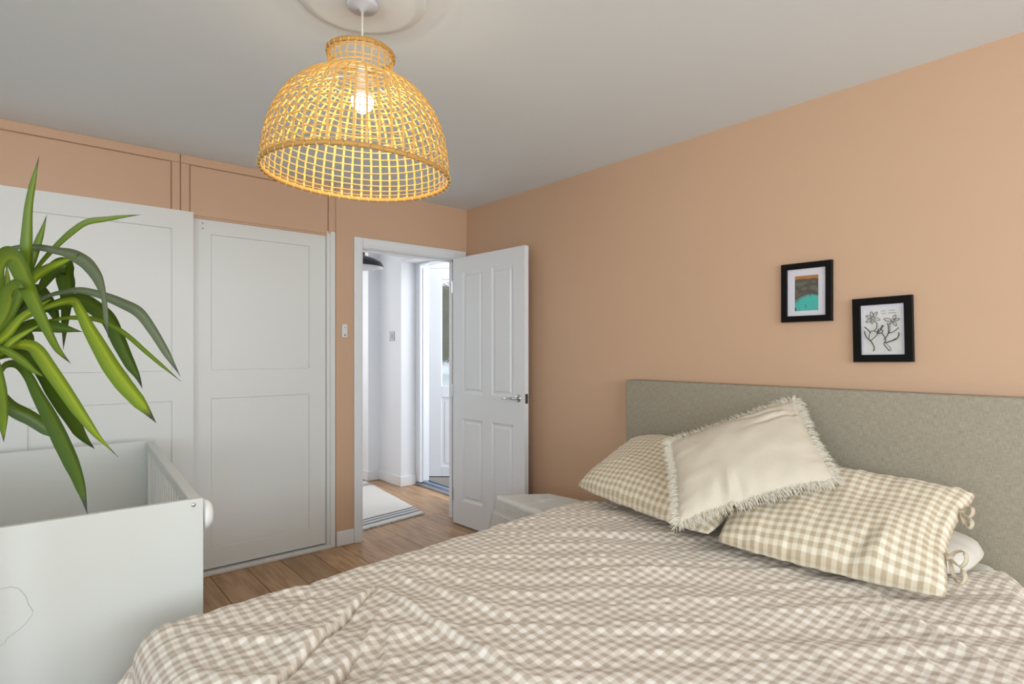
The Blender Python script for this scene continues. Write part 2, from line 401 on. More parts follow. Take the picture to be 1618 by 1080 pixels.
# far wall: strip, head over doorway, right jamb strip; wardrobe stands in the alcove to the left
AL = 1.565; OX0, OX1, OZ = 1.753, 2.535, 2.0
bm = bmesh.new()
bx(bm, AL, OX0-.012, FY, FY+WT, 0, CZ); bx(bm, OX0-.012, OX1+.012, FY, FY+WT, OZ+.012, CZ); bx(bm, OX1+.012, RX, FY, FY+WT, 0, CZ)
structure('wall_far', bm, M['peach'])
bm = bmesh.new(); bx(bm, AL, 1.64, FY+WT, 7.0, 0, CZ); bx(bm, LX, AL, 4.3, 4.36, 0, CZ)
structure('wall_hall_left', bm, M['white_wall'])
# hall walls
bm = bmesh.new()
bx(bm, 2.735, 3.0, 4.855, 5.29, 0, CZ); bx(bm, 2.61, 2.9, 5.29, 7.0, 0, CZ)
bx(bm, 2.9, 3.0, FY+WT, 4.02, 0, CZ); bx(bm, 2.735, 3.0, 4.02, 4.855, 2.15, CZ); bx(bm, 2.735, 2.9, FY+WT, 4.02, 0, CZ)
structure('wall_hall_right', bm, M['white_wall'])
structure('wall_hall_end', box(1.64, 2.61, 6.6, 6.7, 0, CZ), M['white_wall'])
bm = bmesh.new()   # hall side face of the bedroom walls is white
bx(bm, 1.64, OX0-.012, FY+WT, FY+WT+.003, 0, CZ); bx(bm, OX0, OX1, FY+WT, FY+WT+.003, OZ+.05, CZ); bx(bm, OX1+.012, 2.735, FY+WT, FY+WT+.003, 0, CZ)
structure('wall_hall_near', bm, M['white_wall'])
def skirt(name, segs, h=.1, m='white_gloss'):
    bm = bmesh.new()
    for (x0, x1, y0, y1) in segs:
        bx(bm, x0, x1, y0, y1, 0.001, h, .005)
    return structure(name, bm, M[m])
skirt('baseboard_far', [(AL+.002, 1.688, FY-.016, FY)])
skirt('baseboard_hall', [(2.719, 2.735, 4.84, 5.29), (2.719, 2.892, 4.839, 4.855), (2.594, 2.735, 5.274, 5.29), (2.594, 2.61, 5.29, 6.59)])
skirt('baseboard_right', [(RX-.016, RX, 2.2, FY-.06)])
# doorway lining, stop and architrave
bm = bmesh.new()
bx(bm, OX0-.012, OX0, FY-.002, FY+WT+.002, 0, OZ+.012); bx(bm, OX1, OX1+.012, FY-.002, FY+WT+.002, 0, OZ+.012); bx(bm, OX0, OX1, FY-.002, FY+WT+.002, OZ, OZ+.012)
bx(bm, OX0, OX0+.012, FY+.045, FY+.08, 0, OZ, .002); bx(bm, OX1-.012, OX1, FY+.045, FY+.08, 0, OZ, .002); bx(bm, OX0, OX1, FY+.045, FY+.08, OZ-.012, OZ, .002)
structure('trim_2', bm, M['white_gloss'])
bm = bmesh.new()
for (a, b_, z0, z1) in ((1.688, OX0-.004, 0, OZ+.07), (OX1+.004, 2.612, 0, OZ+.07), (OX0-.004, OX1+.004, OZ+.004, OZ+.07)):
    bx(bm, a, b_, FY-.02, FY-.0005, z0, z1, .005)
    bx(bm, a+.012 if z0 == 0 else a, b_-.012 if z0 == 0 else b_, FY-.024, FY-.018, z0+(.012 if z0 else 0), z1-.012, .003)
structure('trim_3', bm, M['white_gloss'])
tr = bpy.data.objects['trim_2']
obj('strike_plate', box(OX0, OX0+.0025, FY+.012, FY+.034, .95, 1.01, .001, 1), M['dark_metal'], tr)
# painted panelling over the wardrobe
pn = thing('trim_4', (0, 0, 0), kind='structure')
ZW = 2.088
obj('backing', box(LX, AL-.002, FY+.012, FY+.03, ZW-.03, CZ), M['peach_gloss'], pn)
def board(x0, x1, z0, z1, y=0, name='rail'): obj(name, box(x0, x1, FY-.003+y, FY+.012, z0, z1, .0025, 1), M['peach_gloss'], pn)
TR = 2.352
board(LX, -.16, TR, CZ); board(-.158, .657, TR, CZ); board(.661, AL-.003, TR, CZ)
for a, b_ in ((-.19, -.16), (-.158, -.128), (.617, .657), (.661, .703), (1.516, AL-.003)): board(a, b_, ZW-.02, TR-.001, 0, 'stile')
for a, b_ in ((-1.14, -.195), (-.12, .613), (.709, 1.512)):
    obj('panel', box(a, b_, FY+.004, FY+.012, ZW-.02, TR-.004, .002, 1), M['peach_gloss'], pn)

# ------------------------------------------------------------------ wardrobe
wd = thing('sliding_wardrobe', (.3, FY+.3, 0), 'wide white built-in wardrobe with panelled sliding doors under peach panels', 'wardrobe')
obj('side_panel', box(1.528, AL-.004, FY-.004, FY+.6, 0.0, ZW-.005, .003), M['wardrobe'], wd)
obj('side_panel', box(1.507, 1.5275, FY+.003, FY+.06, 0.02, ZW-.004, .002), M['wardrobe'], wd)
obj('carcass', box(LX+.005, 1.527, FY+.5, FY+.6, .02, ZW-.02), M['wardrobe'], wd)
obj('floor_track', box(LX+.005, 1.527, FY-.012, FY+.09, 0, .02, .004), M['wardrobe'], wd)
obj('top_track', box(LX+.005, 1.527, FY+.045, FY+.11, ZW-.035, ZW-.006, .003), M['wardrobe'], wd)
def slide(x0, x1, y, z0=.03, z1=ZW-.006, st=.105, stl=None):
    w = x1-x0; stl = stl or st
    rows = [z0+.115, 1.02, 1.185, z1-.105]
    bm = slab(w, z1-z0, .03, [x0+stl, x1-st], rows, {(1, 1), (1, 3)}, .0035, .009, z0, x0)
    bmesh.ops.translate(bm, verts=bm.verts, vec=(0, y, 0))
    d = obj('door', bm, M['wardrobe'], wd)
    for a, b_ in ((rows[0], rows[1]), (rows[2], rows[3])):
        obj('panel', box(x0+stl+.006, x1-st-.006, y+.0062, y+.010, a+.006, b_-.006, .001, 1), M['wardrobe'], d)
    return d
slide(-.98, -.175, FY-.012)
dl = slide(-.10, .722, FY-.012)
dr = slide(.69, 1.505, FY+.030, stl=.13)
obj('filler', box(-.172, -.103, FY-.006, FY+.02, .03, ZW-.01, .002), M['wardrobe'], wd)
for z in (2.035, 2.005): obj('screw_hole', lathe(bmesh.new(), [(.0001, -.001), (.004, -.001), (.004, .003)], (.778, FY+.030, z), 10, 'Y'), M['led'], dr)

# ------------------------------------------------------------------ bedroom door
d1 = thing('door_1', (2.455, 3.575, 0), kind='structure')
U = Vector((.040, -.77, 0)).normalized(); Vn = Vector((-U.y, U.x, 0)); Zv = Vector((0, 0, 1))
DM = basis((2.457, 3.575, 0), U, Vn, Zv)
DW = .768
xs = [.112, .342, .436, .660]; zs = [.19, .80, .985, 1.885]
leaf = obj('door_leaf', xf(slab(DW, 1.985, .036, xs, zs, {(1, 1), (3, 1), (1, 3), (3, 3)}, .022, .010, .008), DM), M['white_gloss'], d1)
for i in (0, 2):
    for j in (0, 2):
        bm = bmesh.new(); a, b_, c, e = xs[i]+.036, xs[i+1]-.036, zs[j]+.036, zs[j+1]-.036
        bx(bm, a-.012, b_+.012, .0085, .012, c-.012, e+.012)
        for v in bm.verts:
            if v.co.y < .010: v.co = Vector((min(max(v.co.x, a), b_), .0025, min(max(v.co.z, c), e)))
        obj('panel', xf(bm, DM), M['white_gloss'], leaf)
hz = .982
bm = bmesh.new()
for sgn, t in ((-1, 0), (1, .036)):
    lathe(bm, [(.0001, t+sgn*.009), (.020, t+sgn*.009), (.025, t+sgn*.005), (.026, t)], (.708, 0, hz), 24, 'Y')
    tube(bm, [(.708, t+sgn*.006, hz), (.708, t+sgn*.045, hz)], .009, 12)
    tube(bm, [(.716, t+sgn*.048, hz), (.70, t+sgn*.050, hz+.002), (.65, t+sgn*.05, hz), (.60, t+sgn*.049, hz-.004)], [.010, .010, .008, .006], 12)
obj('handle', xf(bm, DM), M['chrome'], d1, True, label='chrome lever handle')
obj('latch_plate', xf(box(DW-.001, DW+.0015, .006, .030, hz-.032, hz+.032, .001, 1), DM), M['dark_metal'], d1, label='dark latch plate')
for z in (.22, 1.0, 1.78):
    obj('hinge', xf(bx(tube(bmesh.new(), [(-.004, -.003, z-.045), (-.004, -.003, z+.045)], .006, 10), -.012, 0, .0, .03, z-.045, z+.045), DM), M['chrome'], d1)

# ------------------------------------------------------------------ entrance door (hall)
d2 = thing('door_2', (3.0, 4.8, 0), kind='structure')
bm = bmesh.new()
bx(bm, 2.895, 3.0, 4.775, 4.855, 0.03, 2.15, .004); bx(bm, 2.925, 2.97, 4.765, 4.776, .05, 2.1, .002); bx(bm, 2.895, 3.0, 4.02, 4.08, .03, 2.15, .004); bx(bm, 2.895, 3.0, 4.081, 4.774, 2.128, 2.15, .004)
obj('door_frame', bm, M['upvc'], d2)
bm = bmesh.new(); bx(bm, 2.885, 3.02, 4.03, 4.855, .001, .022, .004); bx(bm, 2.93, 2.96, 4.08, 4.775, .022, .04, .004); bx(bm, 2.99, 3.01, 4.08, 4.775, .022, .045, .004)
obj('threshold', bm, M['bare_metal'], d2, label='metal door threshold')
E0 = Vector((3.004, 4.79, 0)); EU = Vector((.762, -.648, 0)).normalized(); EN = Vector((.648, .762, 0)).normalized()
EM = basis(E0, EU, EN, Zv)
z0, z1 = .072, 2.105
gx0, gx1 = .125, .70
bm = bmesh.new()
bx(bm, 0, gx0, 0, .06, z0, z1, .004); bx(bm, gx1, .82, 0, .06, z0, z1, .004)
bx(bm, gx0, gx1, 0, .06, 2.0, z1, .004); bx(bm, gx0, gx1, 0, .06, .845, .955, .004); bx(bm, gx0, gx1, 0, .06, z0, .17, .004)
lf = obj('door_leaf', xf(bm, EM), M['upvc'], d2)
obj('panel', xf(bx(bx(bmesh.new(), gx0, gx1, .018, .04, .17, .845), gx0+.03, gx1-.03, .010, .02, .20, .815, .006), EM), M['upvc'], lf)
obj('glass_pane', xf(box(gx0, gx1, .026, .032, .955, 2.0), EM), M['glass'], lf, label='patterned obscured glass')
bm = bmesh.new(); bx(bm, -.012, -.001, -.004, .062, z0+.002, z1-.002); bx(bm, -.01, .82, .004, .05, z1, z1+.005); bx(bm, -.01, .82, .002, .055, z0-.008, z0-.001)
obj('gasket', xf(bm, EM), M['gasket'], lf)
for z in (.35, 1.12, 1.93):
    obj('hinge', xf(box(-.02, -.004, -.012, .01, z-.045, z+.045, .003), EM), M['dark_metal'], d2)
# outside
structure('wall_outside', box(3.02, 7.0, 7.4, 7.5, -.1, 2.35), M['brick_out'])
structure('ground_outside', box(3.02, 7.0, 2.2, 7.4, -.12, -.03), M['ground_out'])
structure('wall_outside_low', bx(box(4.0, 6.9, 7.0, 7.15, -.03, 1.12, .02), 4.0, 6.9, 6.95, 7.2, .95, 1.0, .01), M['white_out'])

# ------------------------------------------------------------------ wall controls
hs = thing('room_thermostat', (1.622, FY, 1.43), 'small white wall control with a grey button on the peach strip', 'wall control')
obj('housing', box(1.603, 1.641, FY-.014, FY, 1.388, 1.476, .004), M['white_plastic'], hs)
obj('cover', box(1.608, 1.636, FY-.018, FY-.013, 1.436, 1.470, .002), M['white_plastic'], hs)
obj('button', box(1.616, 1.628, FY-.0165, FY-.013, 1.398, 1.408, .001, 1), M['led'], hs); obj('button', box(1.619, 1.625, FY-.0195, FY-.017, 1.450, 1.457, .001, 1), M['led'], hs)
sw = thing('light_switch', (2.735, 5.03, 1.44), 'grey metal light switch on the white hall wall', 'light switch')
obj('plate', box(2.728, 2.735, 4.985, 5.073, 1.399, 1.488, .002), M['grey_switch'], sw)
obj('rocker', box(2.724, 2.729, 5.017, 5.041, 1.425, 1.462, .0015), M['grey_switch'], sw)

# ------------------------------------------------------------------ hall pendant
hx, hy = 2.13, 4.49
hl = thing('hall_pendant', (hx, hy, CZ), 'black metal dome pendant with white inside, hanging in the hall', 'pendant lamp')
prof = [(.045, 2.155), (.048, 2.15), (.050, 2.105), (.056, 2.098), (.13, 2.075), (.185, 2.045), (.205, 2.012), (.206, 2.0)]
obj('lamp_shade', lathe(bmesh.new(), [(.001, 2.156)]+prof, (hx, hy, 0), 48), M['black_lamp'], hl, True)
obj('shade_lining', lathe(bmesh.new(), [(.204, 2.0)]+[(r-.004, z-.004) for r, z in prof[::-1]][1:], (hx, hy, 0), 48), M['lamp_white'], hl, True)
obj('bulb', lathe(bmesh.new(), [(.001, 2.0), (.025, 2.01), (.032, 2.035), (.025, 2.07), (.014, 2.09), (.014, 2.12)], (hx, hy, 0), 20), M['lamp_white'], hl, True)
obj('cord', tube(bmesh.new(), [(hx, hy, 2.15), (hx, hy, CZ-.02)], .0035, 8), M['black_lamp'], hl)
obj('ceiling_rose', lathe(bmesh.new(), [(.001, CZ-.03), (.03, CZ-.028), (.05, CZ-.01), (.052, CZ)], (hx, hy, 0), 28), M['black_lamp'], hl, True)

# ------------------------------------------------------------------ rug
def rug():
    p0 = Vector((2.422, 3.925, 0)); dx = Vector((-.57, -.078, 0)).normalized(); dy = Vector((.155, 1.366, 0)).normalized()
    t = thing('hall_rug', (p0.x-.3, p0.y+.6, 0), 'off-white woven cotton rug with grey stripes on the hall floor', 'rug')
    nx, ny = 24, 80; wx, wy = .70, 1.36; V = []; F = []; uv = []
    for lay in (0, 1):
        for i in range(nx+1):
            for j in range(ny+1):
                a, b_ = wx*i/nx, wy*j/ny
                z = .002 if lay == 0 else .010+.003*noise.noise(Vector((a*7, b_*7, 3)))
                wob = .006*noise.noise(Vector((a*9, b_*3, 1)))
                q = p0+dx*(a+wob*(1 if i in (0, nx) else .3))+dy*(b_+wob); V.append((q.x, q.y, z)); uv.append((a, b_))
    n = (nx+1)*(ny+1); id_ = lambda l, i, j: l*n+i*(ny+1)+j
    for i in range(nx):
        for j in range(ny):
            F.append((id_(1, i, j), id_(1, i, j+1), id_(1, i+1, j+1), id_(1, i+1, j))); F.append((id_(0, i, j), id_(0, i+1, j), id_(0, i+1, j+1), id_(0, i, j+1)))
    for i in range(nx):
        F.append((id_(0, i, 0), id_(1, i, 0), id_(1, i+1, 0), id_(0, i+1, 0))); F.append((id_(0, i, ny), id_(0, i+1, ny), id_(1, i+1, ny), id_(1, i, ny)))
    for j in range(ny):
        F.append((id_(0, 0, j), id_(0, 0, j+1), id_(1, 0, j+1), id_(1, 0, j))); F.append((id_(0, nx, j), id_(1, nx, j), id_(1, nx, j+1), id_(0, nx, j+1)))
    raw('rug_field', V, F, M['rug'], t, True, uv)
    bm = bmesh.new()
    for e, s in ((0, -1), (wy, 1)):
        for k in range(40):
            a = (k+.5)/40*wx; q = p0+dx*a+dy*(e-s*.004); q.z = .006
            r = q+dx*random.uniform(-.01, .01)+dy*s*random.uniform(.018, .032); r.z = .004
            tube(bm, [q, (q+r)/2+dx*random.uniform(-.004, .004), r], [.0028, .0034, .0022], 5)
    obj('fringe', bm, M['rug_fringe'], t, True, kind='stuff')
rug()

# ------------------------------------------------------------------ cot
ct = thing('cot', (0, 2.7, 0), 'white wooden cot with solid ends and slatted sides, in front of the wardrobe', 'cot')
CT = .84
XL0, XR0, XR1, YF, YB = -.36, .42, .503, 1.972, 3.44
bm = box(XL0, XR0, YF, YF+.02, .06, CT, .003)
ep = obj('end_panel', bm, M['cot'], ct)
bm = box(XL0, XR1, YB-.02, YB, .06, CT, .003); obj('end_panel', bm, M['cot'], ct)
def xr(y): return XR0+(XR1-XR0)*(y-YF)/(YB-YF)
def skew(bm, f=True):
    for v in bm.verts:
        if f: v.co.x += xr(v.co.y)-XR0
    return bm
for side in (1, 0):
    xa = (XR0-.036, XR0-.002) if side else (XL0+.002, XL0+.036)
    sk = bool(side)
    obj('top_rail', skew(box(xa[0], xa[1]+.0, YF+.021, YB-.021, CT-.046, CT-.003, .006), sk), M['cot'], ct)
    obj('bottom_rail', skew(box(xa[0], xa[1], YF+.021, YB-.021, .22, .262, .006), sk), M['cot'], ct)
    obj('corner_post', skew(box(xa[0]+.002, xa[1]-.002, YB-.062, YB-.021, .0, CT-.047, .006), sk), M['cot'], ct)
    obj('corner_post', skew(box(xa[0]+.002, xa[1]-.002, YF+.021, YF+.058, .0, CT-.047, .006), sk), M['cot'], ct)
    xm = (xa[0]+xa[1])/2
    for k in range(18):
        y = YF+.058+(YB-YF-.12)*(k+1)/19
        obj('slat', skew(box(xm-.007, xm+.007, y-.011, y+.011, .262, CT-.046, .004), sk), M['cot'], ct)
for (a, y) in ((XL0+.01, YF), (XR0-.05, YF), (XL0+.01, YB-.02), (XR1-.05, YB-.02)):
    obj('foot', box(a, a+.04, y, y+.02, 0, .06, .003), M['cot'], ct)
obj('base_board', box(XL0+.04, XR0-.04, YF+.022, YB-.022, .29, .305), M['cot'], ct)
obj('mattress', box(XL0+.045, XR0-.045, YF+.03, YB-.03, .306, .40, .03, 4), M['sheet'], ct)
bm = lathe(bmesh.new(), [(.0001, -.0035), (.0052, -.003), (.0065, -.0012), (.007, .0005)], (.392, YF, CT-.017), 16, 'Y')
obj('bolt_cap', bm, M['chrome'], ct, True)
P_ = [(-.12, .70), (-.051, .684), (-.03, .684), (-.014, .675), (0, .65), (.005, .628), (.014, .609), (.012, .597), (-.001, .58), (-.013, .568), (-.026, .56), (-.038, .553), (-.041, .542), (-.051, .538), (-.10, .52)]
obj('drawn_line', tube(bmesh.new(), [(x, YF-.0002, z) for x, z in P_], .0007, 5), M['scuff'], ep)
bm = lathe(bmesh.new(), [(.0001, .030), (.02, .0295), (.034, .026), (.043, .018), (.0475, .008), (.048, 0), (.0001, 0)], (XR0+.006, YF+.052, .776), 36, 'X')
tag(obj('night_light', bm, M['night_light'], None, True), 'round white disc fixed to the side of the white cot', 'night light')

# ------------------------------------------------------------------ bed
MT = .568
bed = thing('bed', (1.4, 1.05, 0), 'double bed with tall grey-beige upholstered headboard, its frame hidden by the bedding', 'bed')
HB0, HB1, HZ = .20, 2.008, 1.138
obj('headboard', box(RX-.098, RX-.004, HB0, HB1, .02, HZ, .012, 3), M['linen'], bed, True, label='grey-beige woven headboard')
obj('base', box(.36, RX-.10, .42, 1.72, .10, .32, .015), M['base'], bed)
for x in (.42, 2.3):
    for y in (.48, 1.62): obj('leg', lathe(bmesh.new(), [(.001, 0), (.022, 0), (.03, .1), (.001, .1)], (x, y, 0), 16), M['black'], bed, True)
obj('mattress', box(.34, RX-.10, .40, 1.76, .321, MT, .045, 5), M['sheet'], bed, True, label='mattress under a pale fitted sheet')

# duvet ---------------------------------------------------------------
def duvet():
    A0, A1 = -.16, 2.42; B0, B1 = -.12, 2.12; step = .0052
    xf0 = .285; R = .085; base = .593
    yl = lambda a: 1.655+.082*a; yr = lambda a: .235+.31*max(0, a-1.85)
    ridges = [((.77, 1.56), (.375, 1.225), .014, .07, .10, -1), ((.80, 1.53), (.805, .88), .016, .03, .4, 1), ((.87, 1.62), (.99, 1.10), .012, .03, .5, 1), ((.95, 1.66), (1.08, 1.25), .008, .03, .5, 1),
              ((.57, 1.24), (.40, 1.07), .015, .04, .10, -1), ((.60, 1.15), (.70, 1.30), .012, .025, .3, -1), ((.72, 1.40), (.62, 1.28), .012, .02, .2, 1),
              ((.62, 1.62), (.50, 1.50), .007, .02, .3, 1), ((1.86, .62), (1.60, .22), .013, .028, .3, -1), ((1.75, .62), (1.45, .24), .010, .028, .3, -1), ((1.45, .60), (1.15, .28), .007, .035, .5, 1),
              ((.50, 1.0), (.75, .70), .010, .03, .4, 1), ((.3, 1.55), (.55, 1.35), .008, .025, .5, 1), ((.28, 1.40), (.50, 1.10), .009, .03, .4, -1), ((1.0, 1.2), (1.3, .75), .005, .03, .5, 1),
              ((1.2, 1.55), (1.75, 1.05), .005, .02, .4, 1), ((1.15, 1.4), (1.9, .80), .006, .022, .3, 1), ((1.1, 1.15), (1.85, .6), .005, .02, .4, 1), ((1.35, 1.7), (1.9, 1.3), .005, .03, .4, -1)]
    RD = []
    for p0, p1, A, w, asym, sg in ridges:
        p0 = Vector(p0); p1 = Vector(p1); d = p1-p0; L = d.length; d /= L; RD.append((p0, d, L, A, w, asym, sg))
    def h(a, b):
        z = .010*noise.noise(Vector((a*2.2, b*2.2, 0)))
        p = a*.762-b*.648; q = a*.648+b*.762
        fo = max(0, min(1, (1.15-a)/.5))
        z += .011*(1-.45*fo)*noise.noise(Vector((p*2.0, q*13, 5)))+.0055*noise.noise(Vector((p*3.2, q*30, 9)))+.0022*noise.noise(Vector((p*6, q*60, 3)))
        z += fo*.012*noise.noise(Vector((a*7, b*8, 2)))+fo*.006*noise.noise(Vector((a*17, b*15, 4)))
        z += .0016*noise.noise(Vector((a*30, b*30, 7)))
        for p0, d, L, A, w, asym, sg in RD:
            rx, ry = a-p0.x, b-p0.y
            if abs(rx) > .9 or abs(ry) > .9: continue
            t = rx*d.x+ry*d.y
            if t < -.05 or t > L+.05: continue
            s = (rx*-d.y+ry*d.x)*sg + (.012 if asym > .2 else .006)*noise.noise(Vector((t*9, p0.x*7, 0)))
            if abs(s) > 3*w: continue
            tt = max(0, min(1, (t+.05)/(L+.1))); env = math.sin(PI*tt)**.6
            z += A*env*math.exp(-(s/(w if s > 0 else w*asym))**2)
            if asym < .2: z -= (.004+1.2*A)*env*math.exp(-((s+w*asym+.004)/.006)**2)
        return z
    nx = int((A1-A0)/step); ny = int((B1-B0)/step); V = []; uv = []
    for i in range(nx+1):
        a = A0+(A1-A0)*i/nx
        L_, R_ = yl(max(a, xf0)), yr(a)
        # far corner near the pillows is turned in
        for j in range(ny+1):
            b = B0+(B1-B0)*j/ny
            ox = max(0, xf0-a); oy = (b-L_) if b > L_ else ((b-R_) if b < R_ else 0)
            oh = max(0, a-(2.06+.32*min(1, max(0, (.60-b)/.22))))
            rho = math.hypot(ox, oy); x, y = max(a, xf0), min(max(b, R_), L_)
            hh = h(x if ox else a, b)
            z = base+hh*max(.25, 1-rho/.25)
            if rho > 0:
                dx, dy = -ox/rho, oy/rho
                if rho < R*PI/2: out, dn = R*math.sin(rho/R), R*(1-math.cos(rho/R))
                else:
                    e = rho-R*PI/2; out, dn = R+.10*min(e, .2)+1.3*min(ox, abs(oy))/rho*min(e, .07)+.02*min(1, e/.15)*math.sin(9*(a+b)+2*math.atan2(ox, abs(oy)+1e-6)*4)*1.0, R+e*.98
                x += dx*out; y += dy*out; z -= dn
            if oh > 0: z -= min(.055, 1.6*oh*oh/.02 if oh < .03 else .072); 
            z = max(z, .05); V.append((x, y, z)); uv.append((a+.0035*noise.noise(Vector((a*6, b*6, 1))), b+.0035*noise.noise(Vector((a*6, b*6, 8)))))
    F = [(i*(ny+1)+j, (i+1)*(ny+1)+j, (i+1)*(ny+1)+j+1, i*(ny+1)+j+1) for i in range(nx) for j in range(ny)]
    o = raw('duvet', V, F, M['duvet'], None, True, uv)
    tag(o, 'rumpled beige and white gingham duvet covering the bed', 'duvet')
    return o
duvet()

# pillows ---------------------------------------------------------------
def pillow_surface(c, T, up, n=70, m=50, pull=.03, p=2.6, seed=0, wr=.006, Tb=None, corner=.0, ex=.62, pullr=0, uvs=(0, 0), sagf=None):
    c00, c10, c11, c01 = [Vector(q) for q in c]; Tb = Tb if Tb is not None else T
    Lu = ((c10-c00).length+(c11-c01).length)/2; Lv = ((c01-c00).length+(c11-c10).length)/2
    N = (c10-c00).cross(c01-c00).normalized()
    if N.dot(Vector(up)) < 0: N = -N
    V = []; uv = []; F = []
    for side in (1, -1):
        for i in range(n+1):
            for j in range(m+1):
                u = i/n; v = j/m
                uu = u+(.5-u)*2*pull/Lu*math.sin(PI*v)*1.0*abs(2*u-1)**2
                vv = v+(.5-v)*2*pull/Lv*math.sin(PI*u)*1.0*abs(2*v-1)**2
                if u > .5: uu -= pullr/Lu*math.sin(PI*v)*(2*u-1)**2
                uu = .5+(uu-.5)*(1-corner*(2*v-1)**6); vv = .5+(vv-.5)*(1-corner*(2*u-1)**6)
                P0 = c00*(1-uu)*(1-vv)+c10*uu*(1-vv)+c11*uu*vv+c01*(1-uu)*vv
                e = (1-abs(2*u-1)**p)*(1-abs(2*v-1)**p); e = max(e, 0)**ex
                hh = (T if side > 0 else Tb)*e
                du, dv = min(u, 1-u), min(v, 1-v)
                edge = math.exp(-min(du*Lu, dv*Lv)/.07)*min(1, min(du*Lu, dv*Lv)/.012)
                x, y = u*Lu, v*Lv
                w = wr*(noise.noise(Vector((x*5, y*5, seed)))*1.4+.5*noise.noise(Vector((x*13, y*13, seed+3)))*.8)*e
                # puckers run perpendicular to the nearest seam
                s = (y if du*Lu < dv*Lv else x)
                w += edge*wr*1.0*noise.noise(Vector((s*26, seed, min(du, dv)*2)))
                if sagf and side > 0: w += sagf(u, v)
                V.append(P0+N*side*(hh+w*1.0) if 0 < i < n and 0 < j < m else P0); uv.append((uvs[0]+x, uvs[1]+y))
    K = (n+1)*(m+1); idx = lambda s, i, j: s*K+i*(m+1)+j
    flip = ((c10-c00).cross(c01-c00)).dot(N) < 0
    for i in range(n):
        for j in range(m):
            a = (idx(0, i, j), idx(0, i+1, j), idx(0, i+1, j+1), idx(0, i, j+1)); b = tuple(reversed([idx(1, i, j), idx(1, i+1, j), idx(1, i+1, j+1), idx(1, i, j+1)]))
            F.append(a[::-1] if flip else a); F.append(b[::-1] if flip else b)
    return V, F, uv, N
def weld(o):
    bm = bmesh.new(); bm.from_mesh(o.data); bmesh.ops.remove_doubles(bm, verts=bm.verts, dist=.00005); bm.to_mesh(o.data); bm.free()
def pillow(name, label, c, T, up, material, loc, **k):
    t = thing(name, loc, label, 'pillow')
    V, F, uv, N = pillow_surface(c, T, up, **k)
    o = raw('pillowcase', V, F, material, t, True, uv); weld(o)
    return t
# white pillow lying flat beneath the right gingham one
pillow('white_pillow', 'plain white pillow poking out under the right gingham pillow by the headboard',
       [(2.12, 1.02, .635), (2.12, .43, .635), (2.46, .43, .64), (2.46, 1.02, .64)], .062, (0, 0, 1), M['sheet'], (2.3, .7, .58), Tb=.05, n=40, m=30, p=4, corner=.12, pull=-.015, ex=.45)
pl = pillow('gingham_pillow', 'beige gingham pillow leaning at the left end of the headboard, half behind the fringed cushion',
       [(1.828, 1.075, .640), (2.00, 1.895, .650), (2.455, 1.85, .858), (2.45, 1.15, .83)], .085, (-.5, 0, 1), M['pillowcase'], (2.2, 1.45, .62), Tb=.05, seed=3, pull=.0, corner=.05, ex=.55, p=3, wr=.013)
def sag(u, v):
    return -.010*math.exp(-((u-.62-.25*v)/.03)**2-((v-.12)/.16)**2)+.010*math.exp(-((u-.70-.25*v)/.04)**2-((v-.12)/.18)**2)-.008*math.exp(-((u-.45)/.05)**2-((v-.35)/.3)**2)-.008*math.exp(-((u-.93)/.02)**2-((v-.5)/.3)**2)
pr = pillow('gingham_pillow', 'beige gingham pillow with tied end, front right, in front of the white pillow',
       [(1.822, 1.060, .632), (1.900, .410, .622), (2.375, .43, .832), (2.34, 1.13, .815)], .082, (-.5, 0, 1), M['pillowcase'], (2.1, .75, .62), Tb=.035, seed=11, pull=-.006, uvs=(.007, .004), corner=.035, ex=.52, p=3, wr=.013, pullr=.045, sagf=sag)
# ties and open edge of the right pillowcase
def ribbon(name, pts, w, nrm, m, parent, th=.0012):
    pts = [Vector(p) for p in pts]; V = []; F = []; uv = []
    for i, p in enumerate(pts):
        t = (pts[min(i+1, len(pts)-1)]-pts[max(i-1, 0)]).normalized(); s = t.cross(Vector(nrm)).normalized(); n = s.cross(t)
        ww = w[i] if isinstance(w, (list, tuple)) else w
        for a, b in ((-1, -1), (1, -1), (1, 1), (-1, 1)): V.append(p+s*a*ww/2+n*b*th); uv.append((a*ww/2+.02, i*.012))
    for i in range(len(pts)-1):
        for k in range(4): a = 4*i; F.append((a+k, a+(k+1) % 4, a+4+(k+1) % 4, a+4+k))
    F.append((3, 2, 1, 0)); q = 4*(len(pts)-1); F.append((q, q+1, q+2, q+3))
    return raw(name, V, F, m, parent, True, uv)
def smooth_pts(P, n=6):
    P = [Vector(p) for p in P]; out = []
    for i in range(len(P)-1):
        p0 = P[max(i-1, 0)]; p1 = P[i]; p2 = P[i+1]; p3 = P[min(i+2, len(P)-1)]
        for k in range(n):
            t = k/n
            out.append(.5*((2*p1)+(p2-p0)*t+(2*p0-5*p1+4*p2-p3)*t*t+(3*p1-p0-3*p2+p3)*t**3))
    out.append(P[-1]); return out
